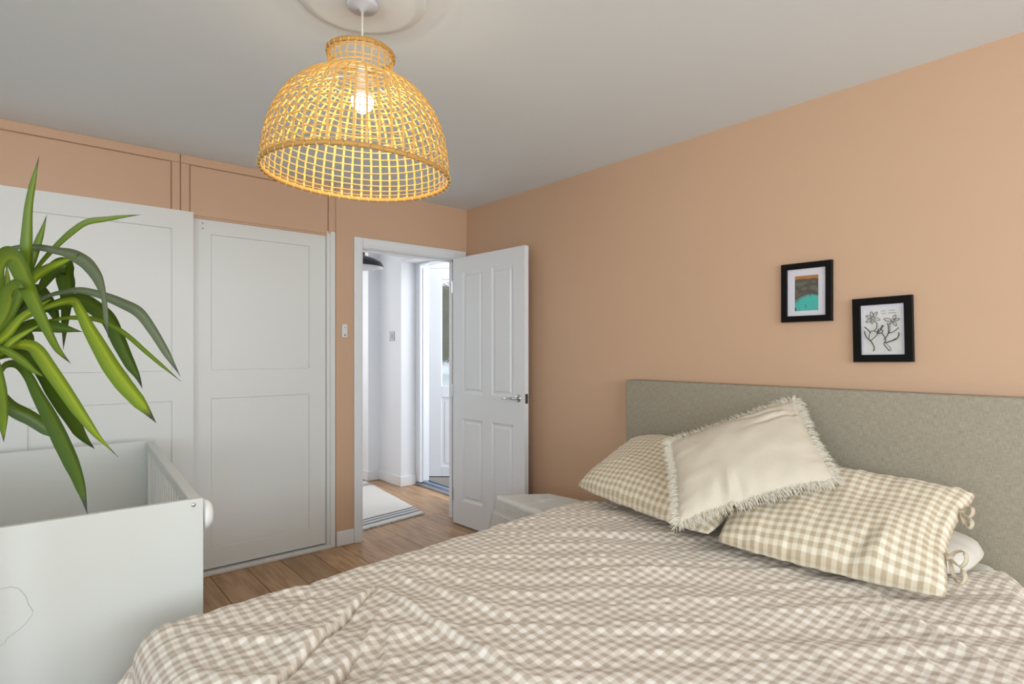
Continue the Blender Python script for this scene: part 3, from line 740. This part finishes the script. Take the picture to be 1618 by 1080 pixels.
def bow(base, s, flip=1):
    b = Vector(base)
    D = Vector((-.35, -.85, .1)); Uz = Vector((.25, -.1, .9)); Bk = Vector((-.75, .1, -.45))
    f = lambda a, u, k: b+D*a*s+Uz*u*s+Bk*k*s
    for pts in ([f(0, 0, 0), f(.012, .022, .004), f(.034, .030, .006), f(.046, .012, .010), f(.036, -.006, .014), f(.012, -.004, .006), f(0, 0, 0)],
                [f(0, 0, 0), f(.010, -.018, .006), f(.026, -.040, .012), f(.044, -.052, .014), f(.052, -.036, .010), f(.036, -.014, .010), f(.008, 0, .004)]):
        ribbon('tie', smooth_pts(pts), .013, (.5, .4, .5), M['tie'], pr)
    ribbon('tie', smooth_pts([f(0, .002, 0), f(-.012, .006, -.004), f(-.022, .002, -.006)]), .010, (-.4, .1, .9), M['tie'], pr)
    bm = bmesh.new(); bmesh.ops.create_icosphere(bm, subdivisions=2, radius=.009*s, matrix=Matrix.Translation(b)); obj('tie_knot', bm, M['cream'], pr, True)
bow((2.235, .452, .790), .8); bow((2.03, .438, .698), 1.1)

# fringed cushion ---------------------------------------------------------------
cu = thing('fringed_cushion', (2.1, 1.1, .75), 'large cream cushion with frayed edges leaning across the gingham pillows', 'cushion')
cc = [(1.736, 1.149, .690), (2.12, .775, .852), (2.418, 1.043, 1.093), (2.017, 1.37, .917)]
def csag(u, v):
    return -.014*math.exp(-((u-.42)/.035)**2-((v-.06)/.13)**2)-.012*math.exp(-((u-.30)/.04)**2-((v-.10)/.12)**2)+.008*math.exp(-((u-.36)/.03)**2-((v-.1)/.14)**2)\
        -.012*math.exp(-((v-(.72+.15*(u-.7)))/.03)**2-((u-.80)/.16)**2)-.010*math.exp(-((v-(.86-.1*(u-.7)))/.03)**2-((u-.70)/.16)**2)-.010*math.exp(-((u-.93)/.03)**2-((v-.8)/.15)**2)
V, F, uv, CN = pillow_surface(cc, .072, (-.7, -.1, .7), n=110, m=80, pull=.014, p=3, seed=21, wr=.010, Tb=.025, sagf=csag, ex=.55)
weld(raw('cushion_cover', V, F, M['cream'], cu, True, uv))
def fringe():
    bm = bmesh.new(); c = [Vector(q) for q in cc]; n = 110; m = 80
    ctr = sum(c, Vector())/4
    def edgept(k, t):
        # follow the mesh boundary
        i, j = [(t*n, 0), (n, t*m), ((1-t)*n, m), (0, (1-t)*m)][k]
        i0, j0 = int(i), int(j); i1, j1 = min(i0+1, n), min(j0+1, m)
        return V[i0*(m+1)+j0].lerp(V[i1*(m+1)+j1], max(i-i0, j-j0))
    for k in range(4):
        p, q = c[k], c[(k+1) % 4]; d = (q-p).normalized(); o = d.cross(CN).normalized()
        if o.dot((p+q)/2-ctr) < 0: o = -o
        cnt = int((q-p).length/.0016)
        for s in range(cnt):
            t = (s+random.random())/cnt; e = edgept(k, t)
            corner = (t < .06)*(1-t/.06)*-1+(t > .94)*(t-.94)/.06
            clump = noise.noise(Vector((t*30, k, 0)))*.5
            dr = (o+d*(random.uniform(-.28, .28)+clump+corner*.8)+CN*random.uniform(-.15, .3)+Vector((0, 0, -.15 if k != 2 else .1))).normalized()
            L = random.uniform(.026, .044); a = e+CN*random.uniform(-.002, .003)-o*.004
            b = a+dr*L*.55+CN*.003; f = b+(dr+Vector((0, 0, -.35))+d*random.uniform(-.3, .3)).normalized()*L*.5
            tube(bm, [a, b, f], [.0013, .0012, .0006], 3, False)
    obj('fringe', bm, M['fringe'], cu, True, kind='stuff')
    for k in range(4):
        p, q = c[k], c[(k+1) % 4]
        pts = [edgept(k, t/24) for t in range(25)]
        obj('seam', tube(bmesh.new(), pts, .0028, 6), M['cream'], cu, True)
fringe()

# ------------------------------------------------------------------ pictures
def picture(label, y0, y1, z0, z1, rot, border, mat_b, art, glass=True):
    yc, zc = (y0+y1)/2, (z0+z1)/2; w, h = abs(y1-y0), z1-z0
    t = thing('framed_picture', (RX, yc, z0), label, 'picture', 'pictures above the headboard')
    X = basis((RX, yc, zc), (0, -1, 0), (-1, 0, 0), (0, 0, 1)) @ Matrix.Rotation(rot, 4, 'Y')
    T = .02
    bm = bmesh.new()      # local: x right, y out of the wall, z up
    o = [(-w/2, -h/2), (w/2, -h/2), (w/2, h/2), (-w/2, h/2)]; i_ = [(a-math.copysign(border, a), b-math.copysign(border, b)) for a, b in o]
    prof = []
    for pts, ins in ((o, 0), ):
        pass
    L = [[bm.verts.new((a, .001, b)) for a, b in o], [bm.verts.new((a, T-.002, b)) for a, b in o], [bm.verts.new((a-math.copysign(.002, a), T, b-math.copysign(.002, b))) for a, b in o],
         [bm.verts.new((a+math.copysign(.002, a), T, b+math.copysign(.002, b))) for a, b in i_], [bm.verts.new((a, T-.003, b)) for a, b in i_], [bm.verts.new((a, .004, b)) for a, b in i_]]
    for a, b in zip(L, L[1:]):
        for k in range(4): bm.faces.new((a[k], a[(k+1) % 4], b[(k+1) % 4], b[k]))
    bmesh.ops.recalc_face_normals(bm, faces=bm.faces)
    obj('frame', xf(bm, X), M['black'], t, label='black frame')
    iw, ih = w/2-border, h/2-border
    aw, ah = art['size']; ay = art.get('dz', 0)
    bm = bmesh.new()
    A = [(-iw, -ih), (iw, -ih), (iw, ih), (-iw, ih)]; B = [(-aw/2, -ah/2+ay), (aw/2, -ah/2+ay), (aw/2, ah/2+ay), (-aw/2, ah/2+ay)]
    a = [bm.verts.new((x, .0095, z)) for x, z in A]; b = [bm.verts.new((x, .0095, z)) for x, z in B]; c = [bm.verts.new((x, .008, z)) for x, z in B]
    for k in range(4): bm.faces.new((a[k], a[(k+1) % 4], b[(k+1) % 4], b[k])); bm.faces.new((b[k], b[(k+1) % 4], c[(k+1) % 4], c[k]))
    bmesh.ops.recalc_face_normals(bm, faces=bm.faces)
    obj('mount', xf(bm, X), M['matboard'], t, label='white card mount')
    Vv = []; Ff = []; mi = []; mats = []
    for li, (m, poly) in enumerate(art['layers']):
        if m not in mats: mats.append(m)
        s = len(Vv); Vv += [X @ Vector((px*aw/2, .0078+.00006*li, pz*ah/2+ay)) for px, pz in poly]
        Ff.append(tuple(range(s, len(Vv)))); mi.append(mats.index(m))
    raw('print', Vv, Ff, [M[m] for m in mats], t, False, mi=mi)
    bm = box(-iw, iw, .0125, .0135, -ih, ih); obj('glazing', xf(bm, X), M['clear'], t)
def blob(cx, cz, rx, rz, n=14, seed=0):
    return [(cx+rx*math.cos(2*PI*k/n)*(1+.25*noise.noise(Vector((k*.9, seed, 0)))), cz+rz*math.sin(2*PI*k/n)*(1+.25*noise.noise(Vector((k*.9, seed, 4))))) for k in range(n)]
pool = [('forest', [(-1, -1), (1, -1), (1, 1), (-1, 1)]), ('orange', [(-1, .80), (-.4, .84), (.2, .79), (.6, .84), (1, .78), (1, 1), (-1, 1)])]
for k, (cx, cz, rx, rz) in enumerate(((-.55, .52, .38, .13), (.55, .28, .30, .14), (-.2, .25, .25, .1), (.88, .15, .2, .12), (-.9, .1, .18, .1), (-.1, .6, .2, .06), (.6, .62, .2, .05))): pool.append(('foliage', [(min(1, max(-1, x)), z) for x, z in blob(cx, cz, rx, rz, seed=k)]))
for k in range(6): cx = -.85+.16*k; pool.append(('orange' if k % 3 == 1 else 'foliage', [(cx-.03, -.28+.06*k), (cx+.04, -.26+.06*k), (cx+.06, .0), (cx-.01, .02)]))
pool += [('pool_rim', [(-1, -.62), (-1, -.40), (-.5, -.20), (0, -.08), (.5, -.06), (1, -.14), (1, -.4)]),
         ('pool', [(-1, -1), (1, -1), (1, -.22), (.5, -.12), (.1, -.14), (-.4, -.28), (-1, -.60)]),
         ('forest', [(.30, -.22), (.36, -.22), (.38, -.08), (.34, -.02), (.28, -.08)]), ('pool_rim', blob(-.08, -.75, .08, .12, seed=9)), ('ink', [(-1, -1), (-.86, -1), (-.88, -.82), (-1, -.8)]), ('ink', [(.86, -1), (1, -1), (1, -.93)]), ('ink', [(-.7, -1), (-.5, -1), (-.6, -.965)])]
picture('black framed picture of a turquoise pool in dark greenery, left and higher above the headboard', 1.186, .971, 1.4255, 1.686, 0, .0265, .02,
        dict(size=(.100, .155), layers=pool, dz=-.004))
def stroke(pts, w, n=5):
    P = smooth_pts([(x, 0, z) for x, z in pts], n); polys = []
    asp = .135/.185
    for i in range(len(P)-1):
        a, b = P[i], P[i+1]; dx, dz = (b.x-a.x)*asp, b.z-a.z; L = math.hypot(dx, dz) or 1; nx, nz = -dz/L/asp*w, dx/L*w
        polys.append([(a.x-nx, a.z-nz), (b.x-nx, b.z-nz), (b.x+nx, b.z+nz), (a.x+nx, a.z+nz)])
    return polys
fl_ = [('paper', [(-1, -1), (1, -1), (1, 1), (-1, 1)])]
def flower(cx, cz, r, rots, w=.013):
    for k, (a, s) in enumerate(rots):
        u = (math.cos(a), math.sin(a)); n_ = (-u[1], u[0]); asp = .185/.135
        f = lambda p, q: (cx+(u[0]*p+n_[0]*q)*r*s*asp, cz+(u[1]*p+n_[1]*q)*r*s)
        for poly in stroke([f(.12, .03), f(.55, .20), f(1, 0), f(.6, -.16), f(.12, -.03)], w): fl_.append(('ink', poly))
flower(-.52, .60, .34, [(.3-.6, .9), (1.0, 1.0), (1.75, .95), (2.7, .9), (3.7, .95), (4.6, .75)])
flower(.62, .44, .33, [(.25, .8), (1.2, .85), (2.85, 1.15), (4.0, .6), (5.2, .85)])
for pts, w in (([(-.42, .48), (-.25, .35), (-.28, .12), (-.40, .02)], .018), ([(-.95, .22), (-.72, .05), (-.60, -.08)], .022), ([(-.95, .02), (-.85, -.25), (-.6, -.45), (-.42, -.72), (-.45, -.92)], .024),
               ([(-.66, -.45), (-.4, -.30), (-.12, -.05), (.02, .12)], .018), ([(-.68, -.42), (-.66, -.12), (-.5, .02), (-.2, -.05), (-.1, .05)], .014), ([(-.25, -.12), (-.1, .10), (.10, -.02), (-.10, -.12), (-.22, .0)], .02), ([(.0, .10), (.12, .26)], .035),
               ([(.05, -.10), (.25, -.40), (.15, -.6), (.45, -.92)], .02), ([(.38, .35), (.42, 0), (.34, -.22), (.15, -.4)], .022), ([(.48, .28), (.5, .05), (.44, -.12)], .014), ([(.42, -.12), (.7, -.05), (.98, .12)], .018),
               ([(.22, -.56), (.6, -.46), (.85, -.38), (.98, -.2), (.95, -.1)], .026), ([(.24, -.52), (.5, -.5), (.8, -.36)], .014), ([(.3, -.6), (.5, -.75), (.55, -.92)], .012)):
    for poly in stroke(pts, w): fl_.append(('ink', poly))
for (x0, x1, z) in ((.05, .30, .90), (.45, .80, .90), (.08, .28, .78), (.45, .88, .79)): fl_.append(('grey_ink', [(x0, z-.016), (x1, z-.016), (x1, z+.016), (x0, z+.016)]))
picture('black framed line drawing of two flowers, right and lower above the headboard', .8905, .679, 1.252, 1.5125, -math.radians(1.1), .0295, .02,
        dict(size=(.128, .176), layers=fl_, dz=-.006))

# ------------------------------------------------------------------ side table under openwork cloth
st = thing('side_table', (2.25, 2.24, 0), 'small side table hidden under a white openwork cloth between bed and door', 'side table')
Q = [(2.0, 2.475), (2.235, 2.30), (2.27, 2.03), (1.955, 2.03)]
TZ = .495
def inset2(Q, f):
    cx = sum(q[0] for q in Q)/4; cy = sum(q[1] for q in Q)/4
    return [(cx+(x-cx)*f, cy+(y-cy)*f) for x, y in Q]
bm = bmesh.new(); q = inset2(Q, .97)
t_ = [bm.verts.new((x, y, TZ)) for x, y in q]; b_ = [bm.verts.new((x, y, TZ-.025)) for x, y in q]
bm.faces.new(t_[::-1]); bm.faces.new(b_)
for k in range(4): bm.faces.new((t_[k], t_[(k+1) % 4], b_[(k+1) % 4], b_[k]))
bmesh.ops.recalc_face_normals(bm, faces=bm.faces); obj('table_top', bm, M['white_gloss'], st)
for x, y in inset2(Q, .84): obj('leg', tube(bmesh.new(), [(x, y, 0), (x, y, TZ-.025)], .014, 12), M['white_gloss'], st, True)
def tablecloth():
    V = []; F = []; uv = []; n = 120; per = []
    lens = [(Vector(Q[(k+1) % 4])-Vector(Q[k])).length for k in range(4)]; tot = sum(lens)
    cx = sum(q[0] for q in Q)/4; cy = sum(q[1] for q in Q)/4
    s = 0
    for k in range(4):
        c = 30
        for i in range(c):
            p = Vector(Q[k]).lerp(Vector(Q[(k+1) % 4]), i/c); per.append((p, s+lens[k]*i/c, min(i, c-i)/c*lens[k]))
        s += lens[k]
    N_ = len(per)
    R = [(f, 0) for f in (.02, .3, .6, .85, .97)]+[(1, d) for d in (.004, .03, .08, .14, .20, .26, .32)]
    for f, d in R:
        for p, sl, dc in per:
            rad = (p-Vector((cx, cy))); rr = rad.normalized(); q = Vector((cx, cy))+rad*f
            flare = d*.06+d*.22*math.exp(-dc/.05)+.010*(d/.2)*math.sin(sl*42)
            q = q+rr*(.006*(d > 0)+flare); z = TZ+.004-d+(.002*noise.noise(Vector((q.x*20, q.y*20, 0))) if d == 0 else 0)
            V.append((q.x, q.y, z)); uv.append((q.x, q.y) if d == 0 else (sl, 5+d))
    for a in range(len(R)-1):
        for k in range(N_): F.append((a*N_+k, a*N_+(k+1) % N_, (a+1)*N_+(k+1) % N_, (a+1)*N_+k))
    F.append(tuple(range(N_)))
    tag(raw('tablecloth', V, F, M['lace'], None, True, uv), 'white openwork cotton cloth draped over the side table', 'tablecloth')
tablecloth()

# ------------------------------------------------------------------ rattan pendant
pd = thing('rattan_pendant', (LP.x, LP.y, CZ), 'woven rattan bell-shaped pendant lamp, lit, hanging from the ceiling above the bed', 'pendant lamp')
prof = [(.101, 2.252), (.0975, 2.22), (.098, 2.195), (.108, 2.172), (.135, 2.155), (.170, 2.138), (.205, 2.108), (.232, 2.070), (.254, 2.025), (.270, 1.975), (.279, 1.925), (.283, 1.880), (.284, 1.846)]
prof = [(r, 1.846+(z-1.846)*.93) for r, z in prof]
def prof_at(t):
    P = smooth_pts([(r, 0, z) for r, z in prof], 8); x = t*(len(P)-1); i = min(int(x), len(P)-2); return P[i].lerp(P[i+1], x-i)
PP = smooth_pts([(r, 0, z) for r, z in prof], 4)
NR = 52
tiltM = Matrix.Rotation(math.radians(1.5), 3, Vector((.648, .762, 0)))
def tl(p): return tiltM @ Vector(p)
rib_me = []
for par in (0, 1):
    V = []; F = []
    QP = PP if par == 0 else [q for q in PP if q.z < 2.142]
    for i, p in enumerate(QP):
        off = .0013*math.sin(i*PI/1.6+par*PI); w = .0035; w2 = w*min(1, .72+.28*(p.x-.1)/.1) if p.x < .2 else w
        for a, b in ((-1, -1), (1, -1), (1, 1), (-1, 1)): V.append((p.x+off+b*.0009, a*w2, p.z-CZ))
    for i in range(len(QP)-1):
        for k in range(4): a = 4*i; F.append((a+k, a+4+k, a+4+(k+1) % 4, a+(k+1) % 4))
    me = bpy.data.meshes.new('rib'); me.from_pydata(V, [], F); me.materials.append(M['rattan']); rib_me.append(me)
for k in range(NR):
    o = bpy.data.objects.new('rib', rib_me[k % 2]); COL.objects.link(o); o.parent = pd
    m = Matrix.Rotation(math.radians(1.5), 3, Vector((.648, .762, 0))) @ Matrix.Rotation(2*PI*k/NR, 3, 'Z'); o.rotation_euler = m.to_euler()
def hoop(t, par, w=.0016, name='hoop', out=.0, th=.0011, mm='rattan'):
    p = prof_at(t); n = NR*2; V = []; F = []
    for k in range(n):
        a = 2*PI*k/n; r = p.x+out+.0013*math.cos(PI*k/2*1+par*PI)*(1 if name == 'hoop' else 0); z = p.z-CZ+.0015*math.sin(a*3+t*40)
        for b, c in ((-1, -1), (1, -1), (1, 1), (-1, 1)):
            V.append(tl(((r+b*th)*math.cos(a), (r+b*th)*math.sin(a), z+c*w))+Vector(pd.location))
    for k in range(n):
        a = 4*k; b = 4*((k+1) % n)
        for q in range(4): F.append((a+q, b+q, b+(q+1) % 4, a+(q+1) % 4))
    return raw(name, V, F, M[mm], pd, True)
ts = [.035, .11, .17, .23, .27, .31]+[.35+.041*k for k in range(15)]
for k, t in enumerate(ts): hoop(t, k % 2)
hoop(0, 0, .006, 'top_rim', .001, .0035, 'rim'); hoop(1, 0, .0065, 'bottom_rim', .001, .0035, 'rim')
hoop(.05, 0, .0012, 'hoop'); hoop(.955, 1, .0012, 'hoop')
bm = bmesh.new()
for t, nn, hh in ((0, 26, .009), (1, 52, .010)):
    p = prof_at(t)
    for k in range(nn):
        a = 2*PI*(k+.3)/nn; da = .022 if t else .05
        pts = []
        for s_ in range(9):
            ph = 2*PI*s_/8; rr = p.x+.001+.0055*math.cos(ph); zz = p.z-CZ+hh*math.sin(ph); aa = a+da*.5*math.sin(ph)
            pts.append(tl((rr*math.cos(aa), rr*math.sin(aa), zz))+Vector(pd.location))
        tube(bm, pts, .0011, 4)
obj('binding', bm, M['binding'], pd, True, kind='stuff')
cx_, cy_ = LP.x, LP.y
bm = bmesh.new(); tube(bm, [(cx_, cy_, CZ-.03), (cx_, cy_, 2.17)], .0035, 10)
obj('cord', bm, M['cord'], pd, True)
obj('ceiling_rose', lathe(bmesh.new(), [(.001, CZ-.040), (.008, CZ-.040), (.010, CZ-.034), (.044, CZ-.030), (.048, CZ-.026), (.049, CZ-.010), (.001, CZ-.0105)], (cx_, cy_, 0), 40), M['rose'], pd, True)
obj('lamp_holder', lathe(bmesh.new(), [(.004, 2.185), (.012, 2.18), (.018, 2.165), (.02, 2.13), (.018, 2.125), (.001, 2.125)], (cx_, cy_, 0), 24), M['lamp_white'], pd, True)
bm = bmesh.new()
for k in range(3):
    a = 2*PI*k/3+.4; tube(bm, [(cx_+.018*math.cos(a), cy_+.018*math.sin(a), 2.16), (cx_+.06*math.cos(a), cy_+.06*math.sin(a), 2.158), (cx_+.106*math.cos(a), cy_+.106*math.sin(a), 2.149)], .0015, 6)
lathe(bm, [(.019, 2.158), (.022, 2.158), (.022, 2.163), (.019, 2.163)], (cx_, cy_, 0), 20)
obj('shade_support', bm, M['lamp_white'], pd)
obj('bulb_shield_base', lathe(bmesh.new(), [(.0001, 2.0865), (.0345, 2.086), (.032, 2.098), (.022, 2.114), (.016, 2.128)], (cx_, cy_, 0), 28), M['lamp_white'], pd, True)  # opaque upper half added to keep bulb light off the ceiling disc
bulb = obj('bulb', lathe(bmesh.new(), [(.0001, 2.043), (.014, 2.046), (.026, 2.055), (.033, 2.069), (.0345, 2.080), (.034, 2.086)], (cx_, cy_, 0), 28), M['bulb'], pd, True)

# ------------------------------------------------------------------ yucca
def at(px, py, d):       # point at depth d behind photo pixel
    r = (px-809)/903; u = (555-py)/903; c, s = math.cos(TH), math.sin(TH)
    return Vector(((c*r+s)*d, (-s*r+c)*d, CH+u*d))
crown = at(-22, 548, 1.28)
yu = thing('potted_yucca', (crown.x-.03, crown.y+.01, 0), 'tall potted yucca with long arching green leaves, left foreground beside the cot', 'plant')
view = Vector((math.sin(TH), math.cos(TH), 0))
def leafy(pts, wpx, d0, d1, m, face=0.0, n=6, flat=.25, prof=None, label=None):
    """pts: traced centre line; wpx: full width at the widest, in the same units; depth runs d0 -> d1"""
    k = len(pts)-1
    W3 = [at(px, py, d0+(d1-d0)*(i/k)) for i, (px, py) in enumerate(pts)]
    W3 = smooth_pts(W3, n); N_ = len(W3); V = []; F = []; uv = []
    # arc length
    L = [0]
    for a, b in zip(W3, W3[1:]): L.append(L[-1]+(b-a).length)
    for i, p in enumerate(W3):
        t = (W3[min(i+1, N_-1)]-W3[max(i-1, 0)]).normalized(); s_ = L[i]/L[-1]
        nrm = (-view*(1-face)+Vector((0, 0, 1))*face)
        side = t.cross(nrm); side = side.normalized() if side.length > 1e-4 else Vector((0, 0, 1))
        nn = side.cross(t).normalized()
        if prof: 
            x = s_*(len(prof)-1); q = min(int(x), len(prof)-2); wf = prof[q]+(prof[q+1]-prof[q])*(x-q)
        else: wf = min(1, .35+s_*1.6)*min(1, ((1-s_)/.45))**.75 if s_ < 1 else 0
        w = max(wpx/903*(d0+(d1-d0)*s_)*wf, .0008)
        for a in (-1, -.5, 0, .5, 1):
            V.append(p+side*a*w/2+nn*(abs(a)*w*flat)); uv.append((abs(a)*.9, s_))
    for i in range(N_-1):
        for a in range(4): q = i*5+a; F.append((q, q+1, q+6, q+5))
    return raw('leaf', V, F, M[m], yu, True, uv, label=label)
C0 = (-20, 548)
LV = [
 ([C0, (5, 520), (28, 480), (44, 428), (46, 380), (48, 330), (54, 290), (62, 246)], 22, 1.28, 1.22, 'leaf_mid', 0, [.5, .6, .8, 1, .95, .7, .5, 0]),
 ([C0, (10, 510), (34, 460), (50, 420), (60, 392), (68, 365), (74, 339)], 17, 1.28, 1.3, 'leaf_mid', 0, [.5, .7, .9, 1, 1, .7, 0]),
 ([C0, (20, 480), (48, 440), (70, 412), (95, 386), (118, 366), (140, 352), (170, 347), (200, 342), (223, 339)], 13, 1.28, 1.36, 'leaf_mid', .25, [.6, 1, 1, .8, .6, .8, 1, .9, .6, 0]),
 ([C0, (20, 490), (50, 446), (72, 428), (95, 416), (118, 406), (128, 398)], 18, 1.28, 1.22, 'leaf_bright', .0, [.4, .7, 1, 1, .9, .5, 0]),
 ([(-30, 430), (-10, 410), (8, 399), (28, 391), (62, 391), (90, 396), (115, 402), (140, 416), (156, 436), (163, 455), (167, 480), (170, 510), (171, 534)], 18, 1.35, 1.12, 'leaf_grey', 0, [.4, .4, .4, .4, .5, .6, .7, 1.1, 1.2, 1, .5, .5, 0]),
 ([C0, (20, 505), (58, 466), (88, 428), (106, 421), (109, 436), (110, 465), (106, 500), (100, 552)], 30, 1.3, 1.38, 'leaf_dark', 0, [.3, .3, .3, .35, .8, 1.05, .6, .35, 0]),
 ([C0, (30, 495), (75, 469), (105, 461), (128, 459), (150, 463), (172, 470), (196, 480), (222, 494), (242, 520), (262, 553), (285, 594)], 15, 1.3, 1.16, 'leaf_grey', .1, [.5, .5, .5, .4, .5, .7, .8, 1, 1.15, 1, .8, 0]),
 ([C0, (20, 515), (60, 492), (94, 479), (118, 476), (128, 488), (142, 515), (160, 545), (180, 578), (202, 608), (228, 640), (247, 668)], 25, 1.3, 1.12, 'leaf_bright', 0, [.3, .3, .3, .35, .4, .6, .8, 1, 1.15, 1.15, .9, 0]),
 ([C0, (40, 500), (100, 480), (132, 475), (156, 488), (176, 505), (190, 535), (206, 570), (219, 595), (225, 614)], 25, 1.34, 1.28, 'leaf_dark', 0, [.3, .35, .4, .6, .8, 1, 1, .95, .7, 0]),
 ([C0, (40, 518), (94, 504), (125, 502), (156, 505), (181, 516), (205, 532), (232, 556), (260, 580), (286, 602)], 8, 1.3, 1.2, 'leaf_mid', .1, [.8, .8, .6, .7, .9, 1, 1, .9, .7, 0]),
 ([(-15, 545), (-8, 480), (2, 425), (16, 407), (30, 412), (42, 436), (56, 472), (72, 508), (88, 542), (100, 560), (112, 574)], 33, 1.28, 1.1, 'leaf_mid', .0, [.5, .6, .8, .9, 1, .95, .85, .7, .5, .35, 0]),
 ([C0, (5, 535), (30, 524), (60, 514), (97, 518), (130, 524)], 20, 1.26, 1.26, 'leaf_dark', .1, [.5, .7, 1, 1.1, .8, 0]),
 ([(-25, 572), (0, 556), (24, 546), (50, 546), (66, 558), (84, 584), (106, 616), (130, 652), (154, 686), (170, 704), (187, 722)], 24, 1.25, 1.06, 'leaf_bright', .1, [.35, .4, .5, .7, 1, 1, .95, .85, .6, .2, 0]),
 ([(-25, 575), (10, 560), (44, 560), (70, 585), (92, 620), (114, 654), (134, 688), (150, 709)], 27, 1.27, 1.12, 'leaf_dark', 0, [.3, .4, .6, .85, 1, 1, .8, 0]),
 ([C0, (-5, 590), (12, 576), (30, 576), (48, 594), (64, 624), (86, 662), (106, 702), (122, 738), (132, 772), (138, 812)], 28, 1.26, 1.04, 'leaf_dark', 0, [.3, .3, .35, .45, .6, .75, .95, 1.05, 1, .65, 0]),
 ([C0, (-10, 600), (19, 640), (54, 660), (89, 684), (112, 700)], 25, 1.32, 1.36, 'leaf_dark', 0, [.4, .6, .9, 1, .9, 0]),
 ([C0, (-6, 570), (2, 600), (8, 632), (9, 660), (6, 698)], 30, 1.2, 1.08, 'leaf_mid', 0, [.3, .6, .95, 1, .75, 0]),
 ([C0, (0, 550), (16, 556), (38, 570), (56, 586), (72, 596)], 13, 1.2, 1.15, 'leaf_mid', .1, [.5, .7, 1, 1, .7, 0]),
 ([C0, (-2, 500), (2, 455), (0, 420), (-6, 398), (-14, 384)], 22, 1.27, 1.3, 'leaf_bright', 0, [.5, .8, 1, 1, .7, 0]),
 ([C0, (10, 495), (20, 465), (27, 454), (33, 452), (40, 456)], 30, 1.22, 1.16, 'leaf_mid', .2, [.5, .8, 1, 1, .8, 0]),
 ([C0, (5, 545), (44, 528), (52, 545), (58, 568)], 16, 1.36, 1.4, 'leaf_dark', 0, [.5, .6, 1, .8, 0]),
 ([C0, (30, 490), (62, 462), (80, 478), (90, 500), (90, 524)], 24, 1.33, 1.36, 'leaf_dark', 0, [.4, .6, .9, 1.1, .8, 0]),
 ([C0, (-4, 540), (14, 528), (36, 502), (62, 484), (86, 470)], 15, 1.22, 1.2, 'leaf_bright', 0, [.8, 1, 1, .8, .5, 0]),
 ([C0, (0, 560), (20, 540), (44, 524), (66, 512)], 12, 1.2, 1.2, 'leaf_bright', 0, [1, 1, .9, .6, 0]),
 ([C0, (-30, 470), (-14, 430), (0, 440), (10, 470), (8, 500)], 20, 1.36, 1.38, 'leaf_dark', 0, [.5, .8, 1, 1, .6, 0]),
 ([C0, (-10, 520), (8, 492), (14, 452), (10, 415)], 20, 1.3, 1.33, 'leaf_bright', 0, [.7, 1, 1, .6, 0]),
]
for pts, w, d0, d1, m, fc, pr_ in LV: leafy(pts, w, d0, d1, m, fc, prof=pr_)
for k in range(26):     # the rest of the rosette, outside the frame
    a = math.radians(random.uniform(150, 290)); el = random.uniform(-.4, 1.2)
    d = Vector((math.cos(a), math.sin(a), 0)); L = random.uniform(.34, .5); V = []; F = []; uv = []
    if d.dot(Vector((math.cos(TH), -math.sin(TH), 0))) > -.15: continue
    m = random.choice(['leaf_mid', 'leaf_dark', 'leaf_bright']); s = d.cross(Vector((0, 0, 1)))
    for i in range(11):
        t = i/10; p = crown+d*L*t*(1-.25*t)+Vector((0, 0, el*L*t*.8-.55*L*t*t)); w = .03*min(1, .4+1.6*t)*min(1, (1-t)/.4+.02)
        for q in (-1, 0, 1): V.append(p+s*q*w/2+Vector((0, 0, abs(q)*.006))); uv.append((abs(q)*.9, t))
    for i in range(10):
        for q in (0, 1): b = 3*i+q; F.append((b, b+1, b+4, b+3))
    raw('leaf', V, F, M[m], yu, True, uv)
bx_, by_ = yu.location.x, yu.location.y
obj('trunk', tube(bmesh.new(), smooth_pts([(bx_, by_, .27), (bx_+.008, by_, .55), (bx_-.004, by_, .85), (bx_+.01, by_-.004, 1.12), (crown.x, crown.y, crown.z+.01)], 5), [.028-.0006*i for i in range(21)], 14), M['trunk'], yu, True)
obj('pot', lathe(bmesh.new(), [(.001, .0), (.105, .0), (.112, .01), (.145, .27), (.152, .30), (.146, .302), (.136, .29), (.130, .25)], (bx_, by_, 0), 40), M['pot'], yu, True)
obj('soil', lathe(bmesh.new(), [(.001, .275), (.06, .272), (.1335, .265)], (bx_, by_, 0), 30), M['soil'], yu, True)
S.cycles.use_denoising = True
